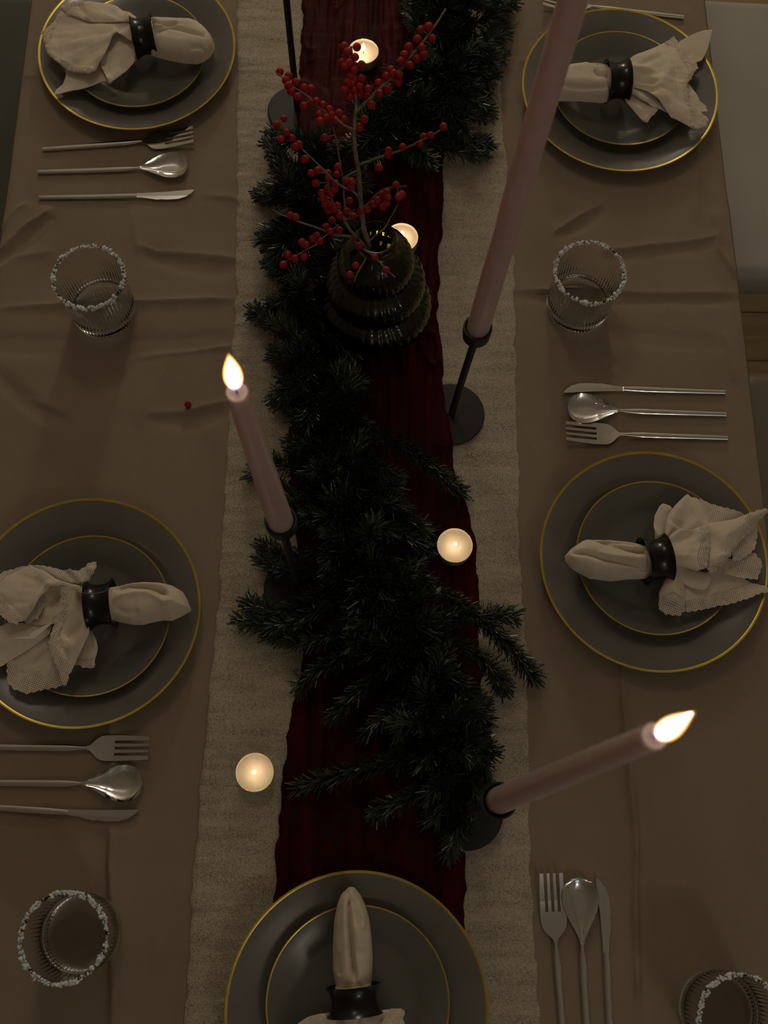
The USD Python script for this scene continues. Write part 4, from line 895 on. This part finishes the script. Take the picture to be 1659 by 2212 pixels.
# ------------------------------------------------------------------ tealights
def tealight(label, p, z, loc_flame):
    q = at(*p, z + .012)
    t = thing('tealight', label, 'candle', (q[0], q[1], TZ + z))
    part(t, 'cup', lathe([(0, 0), (.0188, 0), (.0194, .001), (.0197, .0150), (.0200, .0155), (.0197, .0158), (.0193, .0150), (.0190, .0012), (0, .0010)], 56), M['tea_cup'], smooth=40)
    part(t, 'wax', lathe([(0, .0012), (.0188, .0012), (.0190, .0125), (.0180, .0121), (.008, .0118), (0, .0117)], 48), M['paraffin'], smooth=40)
    part(t, 'wick', tube([(0, 0, .0115), (.0003, 0, .0185)], .0006, 6), M['wick'])
    add_flame(t, np.array([q[0], q[1], TZ + z + .0175]), *loc_flame, m='tea_flame')
for lab, p, fl in [('lit tealight behind the tips of the red berry twigs', (785, 115), (.013, .0024)), ('lit tealight tucked behind the mouth of the green vase', (868, 516), (.013, .0024)),
                   ('lit tealight on the velvet right of the garland', (982, 1180), (.009, .0019)), ('lit tealight on the linen left of the velvet', (551, 1669), (.009, .0019))]:
    q = at(*p, .012); a = np.linspace(0, 2 * PI, 30)
    z = float(np.percentile(surf_z(np.vstack([np.c_[q[0] + r * np.cos(a), q[1] + r * np.sin(a)] for r in (.008, .018)])), 90))
    tealight(lab, p, z, fl)

# ------------------------------------------------------------------ the vase
vb = at(809, 688, .008); VZ = float(np.percentile(surf_z(np.array([[vb[0] + r * math.cos(a), vb[1] + r * math.sin(a)] for r in (.02, .04) for a in np.linspace(0, 6.28, 30)])), 92))
vt = thing('bubble_vase', 'dark olive ribbed glass vase of stacked bulges, holding the berry twigs', 'vase', (vb[0], vb[1], TZ + VZ))
ctrl = [(.040, 0), (.048, .002), (.0600, .013), (.0660, .030), (.0625, .045), (.0545, .054), (.0500, .0575), (.0525, .062), (.0560, .075), (.0562, .085), (.0520, .097), (.0440, .1035), (.0400, .106), (.0412, .110), (.0422, .120), (.0400, .134), (.0330, .147), (.0245, .154), (.0200, .158), (.0188, .164), (.0205, .169), (.0208, .1705), (.0196, .1715)]
prof = smooth_path(ctrl, 110); prof[:, 0] = np.maximum(prof[:, 0], .001)
inn = prof[::-1].copy(); inn[:, 0] -= .0028; inn[:, 1] = np.maximum(inn[:, 1] - .0004, .006); inn = inn[2:]
inn = inn[inn[:, 1] > .0061]
P_ = [(0, 0)] + [tuple(p) for p in prof] + [tuple(p) for p in inn] + [(.040, .006), (0, .006)]
npf = len(prof)
def ribs(th, i):
    if not (1 <= i <= npf): return 1
    z = prof[i - 1, 1]; a = .026 * np.clip((.155 - z) / .02, 0, 1) * np.clip(z / .006, 0, 1)
    return 1 + a * (np.abs(np.cos(18 * (th + z * 2.2))) - .62)
part(vt, 'glass_body', lathe(P_, 300, ribs), M['vase_glass'], smooth=60)

# ------------------------------------------------------------------ winterberry twigs in the vase
Zb = lambda x, y: (500 + x / 2.676, y / 2.676)
def twig_pts(pts): return np.array([at(*Zb(x, y), h) for x, y, h in pts]) + [0, 0, TZ]
vase_in = np.array([vb[0], vb[1], TZ + VZ + .02])
BR_MAIN = [('main_stem', [(845, 1640, .05), (800, 1450, .165), (762, 1300, .200), (750, 1200, .215), (735, 1000, .25), (712, 820, .28), (712, 680, .30), (720, 590, .31), (708, 480, .32), (690, 270, .335)], .0030, .0013),
 ('side_twig', [(722, 640, .305), (830, 545, .315), (920, 450, .322), (1000, 370, .33), (1100, 250, .338), (1180, 140, .345), (1240, 50, .35)], .0018, .0009),
 ('side_twig', [(705, 750, .290), (660, 725, .292), (600, 680, .295), (490, 610, .30), (420, 540, .305), (340, 490, .31), (265, 425, .315)], .0015, .0008),
 ('side_twig', [(738, 1140, .225), (700, 1105, .228), (640, 1080, .232), (560, 1010, .238), (490, 940, .243), (400, 850, .25), (270, 710, .26)], .0013, .0007),
 ('side_twig', [(730, 952, .257), (880, 905, .262), (1000, 860, .267), (1100, 810, .272), (1240, 735, .28)], .0013, .0007),
 ('side_twig', [(660, 1210, .205), (640, 1020, .232), (610, 830, .262), (588, 735, .275)], .0011, .0007),
 ('side_twig', [(733, 985, .252), (690, 1005, .25), (648, 1028, .243)], .0010, .0007),
 ('side_twig', [(750, 1210, .213), (800, 1165, .22), (850, 1115, .228), (920, 1085, .235), (1010, 1075, .242)], .0012, .0007)]
BR_LOW = [('main_stem', [(860, 1600, .06), (805, 1470, .166), (700, 1350, .185), (640, 1260, .195), (590, 1180, .205), (565, 1100, .213), (555, 1000, .222)], .0020, .0010),
 ('side_twig', [(690, 1370, .180), (590, 1348, .183), (470, 1310, .188), (340, 1260, .193), (235, 1212, .198)], .0013, .0007),
 ('side_twig', [(620, 1300, .186), (560, 1345, .183), (490, 1410, .182), (420, 1450, .182), (330, 1500, .182)], .0011, .0006),
 ('side_twig', [(790, 1400, .178), (880, 1320, .185), (930, 1240, .195), (965, 1180, .205)], .0010, .0006),
 ('side_twig', [(775, 1485, .178), (750, 1540, .184), (710, 1630, .188)], .0010, .0006),
 ('side_twig', [(700, 1385, .180), (760, 1440, .188), (830, 1490, .192), (900, 1560, .194), (945, 1605, .194)], .0010, .0006)]
B_MAIN = [(1140, 155), (1095, 170), (1160, 220), (1075, 228), (1025, 272), (1100, 275), (1112, 315), (1072, 340), (1000, 318), (980, 355), (1032, 377), (922, 402), (970, 430), (895, 440), (965, 475), (850, 480), (903, 512), (855, 540), (938, 425),
 (652, 268), (725, 272), (715, 330), (752, 373), (660, 330), (640, 360), (680, 365), (655, 385), (710, 405), (750, 455), (712, 455), (672, 480), (690, 440), (740, 500), (738, 545), (680, 530), (682, 562), (790, 515), (785, 560), (808, 605), (710, 520), (655, 520), (700, 485), (670, 300), (690, 395),
 (280, 415), (330, 440), (372, 475), (328, 495), (345, 530), (382, 558), (420, 508), (458, 512), (448, 578), (490, 585), (418, 612), (528, 608), (566, 632), (505, 660), (512, 702), (550, 680), (602, 690), (620, 655), (650, 690), (575, 665), (315, 465),
 (738, 735), (768, 690), (538, 795), (303, 685), (262, 720), (318, 765), (285, 805), (348, 800), (390, 835), (368, 850), (425, 920),
 (1225, 732), (1150, 782), (1110, 790), (1090, 832), (990, 850), (908, 870), (905, 895), (853, 968),
 (950, 1068), (900, 1110), (870, 1122), (845, 1155), (820, 1180), (875, 1195), (785, 1210), (748, 1220), (965, 1140), (985, 1125), (905, 1140), (895, 1175),
 (615, 965), (695, 1050), (690, 1080), (660, 1045), (682, 1160), (665, 1220)]
B_LOW = [(460, 1000), (500, 985), (558, 1000), (608, 1010), (488, 1060), (560, 1030), (600, 1060), (555, 1090), (595, 1095), (520, 1115), (575, 1125), (530, 1145), (570, 1185), (612, 1190), (560, 1215), (590, 1210), (540, 1180), (625, 1245), (582, 1272), (705, 1250),
 (340, 1245), (370, 1255), (547, 1312), (573, 1340), (625, 1332), (495, 1360), (473, 1380), (408, 1400), (430, 1415), (515, 1395), (325, 1472), (365, 1495), (420, 1485), (300, 1530),
 (715, 1385), (740, 1420), (828, 1487), (892, 1560), (720, 1535), (685, 1588)]
ico2 = trimesh.creation.icosphere(2)
def berry_mesh(r, rg_):
    v = ico2.vertices * r; v = v * (1 + .05 * (meshkit.noise(ico2.vertices * 2 + rg_.uniform(0, 50), 1)[:, None] - .5))
    return v, np.array(ico2.faces)
def branch(label, twigs, berries, seed):
    rg_ = np.random.default_rng(seed)
    t = thing('berry_branch', label, 'berry branch', vase_in, 0)
    paths = []
    for k, (nm, pts, r0, r1) in enumerate(twigs):
        P = twig_pts(pts)
        Q = smooth_path(P, 10 * len(P)); paths.append(Q)
        Q = Q + (np.array([meshkit.noise(Q * 90 + o, 3) for o in (0, 7, 13)]).T - .5) * .0016
        rr = np.linspace(r0, r1, len(Q)) * (1 + .3 * (meshkit.noise(Q * 160, 9) - .5))
        part(t, nm if nm != 'side_twig' else 'twig', tube(Q, rr, 9), M['bark'], smooth=60, world=True)
    allp = np.vstack(paths)
    qx = np.array([_px(p) for p in allp])
    for (x, y) in berries:
        u, v = Zb(x, y)
        k = int(np.argmin(np.hypot(qx[:, 0] - u, qx[:, 1] - v)))
        h = allp[k, 2] - TZ + rg_.uniform(-.003, .004)
        p = at(u, v, h) + [0, 0, TZ]
        r = rg_.uniform(.0037, .0043)
        bv, bf = berry_mesh(r, rg_)
        d = allp[k] - p; L = np.linalg.norm(d)
        mesh = [(bv + p, bf)]
        b = part(t, 'berry', mesh, M['berry'], smooth=True, world=True)
        if L > r * 1.05:
            part(b, 'stalk', tube([p + d / L * r * .9, allp[k]], .00045, 5), M['bark'], world=True)
    return t
branch('tall upright winterberry branch with red berries, reaching to the top of the photo', BR_MAIN, B_MAIN, 5)
branch('shorter winterberry branch with red berries, drooping left over the vase mouth', BR_LOW, B_LOW, 6)
p = at(407, 876, .004); z = zat(p) + .0042
rgb_ = np.random.default_rng(9)
lb = thing('fallen_berry', 'single red berry fallen on the tablecloth by the left candle flame', 'berry', (p[0], p[1], TZ + z))
part(lb, 'berry_body', berry_mesh(.0041, rgb_), M['berry'], smooth=True)
part(lb, 'calyx', lathe([(0, .0036), (.0009, .0038), (.0011, .0044), (0, .0043)], 8), M['calyx'])

# ------------------------------------------------------------------ pine garland
ROPE = [(975, -60, .04), (985, -10, .04), (965, 110, .045), (925, 220, .045), (820, 300, .04), (700, 345, .035), (650, 440, .035), (640, 560, .035), (662, 690, .035), (692, 820, .035), (745, 930, .04), (745, 1060, .04), (785, 1170, .04), (830, 1290, .045), (880, 1400, .045), (920, 1500, .045), (965, 1600, .04), (985, 1700, .035), (990, 1770, .03)]
SPR = [
 [(985, 60), (1050, 40), (1108, 3)], [(960, 0), (1040, -25), (1090, -40)], [(965, 110), (1030, 100), (1088, 68)], [(955, 150), (1030, 150), (1082, 118)], [(935, 190), (1000, 195), (1062, 165)], [(925, 220), (990, 240), (1052, 243)],
 [(900, 270), (980, 290), (1048, 312)], [(880, 290), (960, 320), (1040, 332)], [(960, 90), (905, 60), (880, 5)], [(945, 150), (880, 175), (836, 232)], [(915, 225), (860, 250), (815, 275)], [(975, 30), (930, 0), (900, -40)], [(985, 20), (1010, 60), (1020, 120)],
 [(940, 190), (960, 250), (1000, 300)], [(900, 240), (890, 290), (930, 330)], [(975, 80), (940, 120), (905, 130)], [(850, 290), (870, 310), (900, 335)], [(1000, 0), (1060, 0), (1085, 40)], [(990, 90), (1040, 130), (1050, 200)],
 [(840, 305), (785, 300), (735, 325)], [(720, 340), (640, 310), (592, 288)], [(670, 390), (610, 350), (585, 310)], [(650, 400), (605, 400), (568, 415)], [(645, 440), (600, 425), (566, 422)], [(640, 470), (605, 490), (578, 505)], [(640, 510), (608, 520), (582, 535)],
 [(645, 580), (612, 590), (586, 562)], [(650, 620), (620, 640), (592, 655)], [(690, 760), (620, 720), (553, 673)], [(692, 770), (640, 780), (597, 768)], [(705, 840), (650, 855), (602, 868)], [(690, 420), (725, 460), (760, 480)], [(660, 480), (705, 510), (735, 545)], [(700, 350), (740, 380), (780, 400)],
 [(650, 560), (690, 600), (715, 650)], [(660, 650), (700, 690), (740, 720)], [(690, 720), (730, 740), (760, 760)], [(690, 800), (740, 810), (775, 840)], [(640, 560), (620, 620), (640, 680)], [(640, 460), (650, 520), (690, 560)], [(665, 700), (630, 740), (620, 790)],
 [(720, 880), (765, 900), (800, 945)], [(745, 920), (850, 955), (930, 1010), (993, 1062)], [(745, 950), (690, 905), (632, 885)], [(745, 1000), (690, 1000), (640, 975)], [(745, 1010), (640, 1010), (590, 1000), (548, 1025)], [(745, 1050), (820, 1090), (895, 1130), (922, 1150)],
 [(770, 1130), (850, 1150), (925, 1185)], [(750, 1080), (670, 1085), (605, 1060)], [(775, 1160), (690, 1190), (620, 1205), (573, 1182)], [(680, 1230), (620, 1235), (572, 1210)], [(800, 1210), (860, 1235), (905, 1215)], [(820, 1260), (710, 1310), (610, 1350), (522, 1342)], [(800, 1230), (690, 1290), (600, 1320), (540, 1305)],
 [(820, 1280), (730, 1360), (665, 1385), (590, 1372)], [(840, 1270), (940, 1280), (1030, 1335), (1095, 1390), (1152, 1458)], [(855, 1310), (960, 1335), (1040, 1330), (1108, 1330)], [(880, 1360), (980, 1390), (1055, 1435), (1088, 1485)], [(850, 1340), (770, 1400), (700, 1440), (650, 1480)], [(880, 1400), (800, 1470), (725, 1545)],
 [(900, 1450), (850, 1525), (800, 1580)], [(930, 1490), (1000, 1520), (1048, 1555)], [(920, 1490), (890, 1550), (880, 1605)], [(965, 1600), (860, 1640), (750, 1670), (650, 1702)], [(980, 1640), (930, 1695), (865, 1730), (808, 1758)], [(985, 1670), (960, 1740), (930, 1770)], [(970, 1580), (1030, 1620), (1045, 1690)],
 [(990, 1720), (990, 1790), (970, 1840)], [(985, 1640), (1020, 1700), (1012, 1765)], [(900, 1420), (960, 1450), (1030, 1510)], [(860, 1330), (900, 1330), (960, 1400)], [(790, 1180), (740, 1230), (680, 1240)], [(760, 1100), (800, 1060), (850, 1050)], [(740, 970), (790, 1000), (830, 1040)], [(720, 880), (670, 830), (620, 815)],
 [(870, 1380), (820, 1400), (740, 1430)], [(950, 1560), (920, 1620), (850, 1650)], [(960, 1600), (1000, 1580), (1040, 1600)], [(880, 1380), (930, 1440), (960, 1520)], [(830, 1290), (860, 1350), (850, 1430)], [(780, 1150), (830, 1190), (860, 1250)], [(745, 1040), (720, 1100), (700, 1160)], [(790, 1200), (760, 1290), (740, 1350)]]
rgn = np.random.default_rng(21)
def needle_cloud(Q, dens, length, seed, spread=1.0):
    """Flat pine needles all round the wire Q (n,3), leaning towards its tip."""
    r = np.random.default_rng(seed)
    L = np.r_[0, np.cumsum(np.linalg.norm(np.diff(Q, axis=0), axis=1))]
    n = int(L[-1] * dens)
    s = np.sort(r.uniform(0, L[-1], n))
    s = np.r_[s, np.full(int(10), L[-1])]; n = len(s)
    P = np.stack([np.interp(s, L, Q[:, k]) for k in range(3)], 1)
    T, N, B = frame_along(Q); Tn = np.stack([np.interp(s, L, T[:, k]) for k in range(3)], 1); Tn /= np.linalg.norm(Tn, axis=1, keepdims=True)
    a = r.uniform(0, 2 * PI, n)
    Nn = np.stack([np.interp(s, L, N[:, k]) for k in range(3)], 1); Bn = np.cross(Tn, Nn)
    rad = np.cos(a)[:, None] * Nn + np.sin(a)[:, None] * Bn
    ang = np.radians(r.normal(52, 11, n)); ang[-10:] = np.radians(r.uniform(5, 40, 10))
    D = Tn * np.cos(ang)[:, None] + rad * np.sin(ang)[:, None] * spread
    D += r.normal(0, .10, (n, 3)); D /= np.linalg.norm(D, axis=1, keepdims=True)
    ln = length * r.uniform(.7, 1.2, n)
    w = r.uniform(.0007, .0012, n)
    S = np.cross(D, rad); S /= np.linalg.norm(S, axis=1, keepdims=True) + 1e-9
    U = np.cross(S, D)
    E = P + D * ln[:, None] + r.normal(0, .0009, (n, 3)); Mi = P + D * (ln * .55)[:, None] + U * .0006
    rows = []
    for C, k in ((P, .7), (Mi, 1.0), (E, .8)):
        rows += [C + S * (w * k)[:, None], C - S * (w * k)[:, None], C + U * (w * k * .5)[:, None]]
    V = np.stack(rows, 1)                       # n, 9, 3
    fa = []
    for l in (0, 3):
        for i, j in ((0, 1), (1, 2), (2, 0)): fa += [[l + i, l + j, l + j + 3], [l + i, l + j + 3, l + i + 3]]
    fa += [[6, 7, 8]]
    F = (np.arange(n)[:, None, None] * 9 + np.array(fa)[None]).reshape(-1, 3)
    return V.reshape(-1, 3), F
def settle(V, clear=.0008):
    zs = surf_z(V) + TZ + clear
    V[:, 2] = np.maximum(V[:, 2], zs); return V
rope = smooth_path(np.array([at(u, v, h) for u, v, h in ROPE]) + [0, 0, TZ], 160)
rope[:, 2] = np.maximum(rope[:, 2], surf_z(rope) + TZ + .016)
gl = thing('pine_garland', 'artificial green pine garland winding along the velvet runner', 'garland', (rope[80, 0], rope[80, 1], TZ + .01))
part(gl, 'main_wire', tube(rope, .0022, 8), M['garland_wire'], smooth=60, world=True)
rope_px = np.array([_px(p) for p in rope])
extra = []
for k in range(130):                               # shorter filler tips along the rope
    i = int(rgn.integers(6, 152)) if k < 46 else (int(rgn.integers(78, 150)) if k < 95 else int(rgn.integers(6, 40))); u, v = rope_px[i]; a = rgn.uniform(0, 2 * PI); L = rgn.uniform(45, 85) if k < 46 else rgn.uniform(70, 120)
    if 640 < v < 800 and math.cos(a) > 0: a = PI - a
    e = (u + math.cos(a) * L, v + math.sin(a) * L * .95)
    if math.hypot(e[0] - 821, e[1] - 640) < 150 or math.hypot(e[0] - 785, e[1] - 115) < 75 or math.hypot(e[0] - 868, e[1] - 515) < 70 or math.hypot(e[0] - 982, e[1] - 1179) < 80: continue
    extra.append(([(u, v), (u + math.cos(a) * L * .5, v + math.sin(a) * L * .5), e], rgn.uniform(.01, .045)))
nn = 0
for k, (pts, up) in enumerate([(s, None) for s in SPR] + extra):
    n = len(pts); hs = []
    for j in range(n):
        q = j / (n - 1)
        h = .040 * (1 - q) + .017 * q + .016 * math.sin(q * PI) if up is None else .042 + up * math.sin(q * PI * .7)
        hs.append(h + rgn.uniform(-.003, .006))
    P = np.array([at(u, v, h) for (u, v), h in zip(pts, hs)]) + [0, 0, TZ]
    Q = smooth_path(P, 16); Q[:, 2] = np.maximum(Q[:, 2], surf_z(Q) + TZ + .0085)
    sp = part(gl, 'sprig', tube(Q, .0008, 6), M['garland_wire'], world=True)
    V, F = needle_cloud(Q, 4300, .0160, 100 + k)
    part(sp, 'needles', (settle(V), F), M['needle'], world=True, kind='stuff'); nn += len(F)
V, F = needle_cloud(rope, 4500, .017, 77)
part(gl, 'rope_needles', (settle(V), F), M['needle'], world=True, kind='stuff')
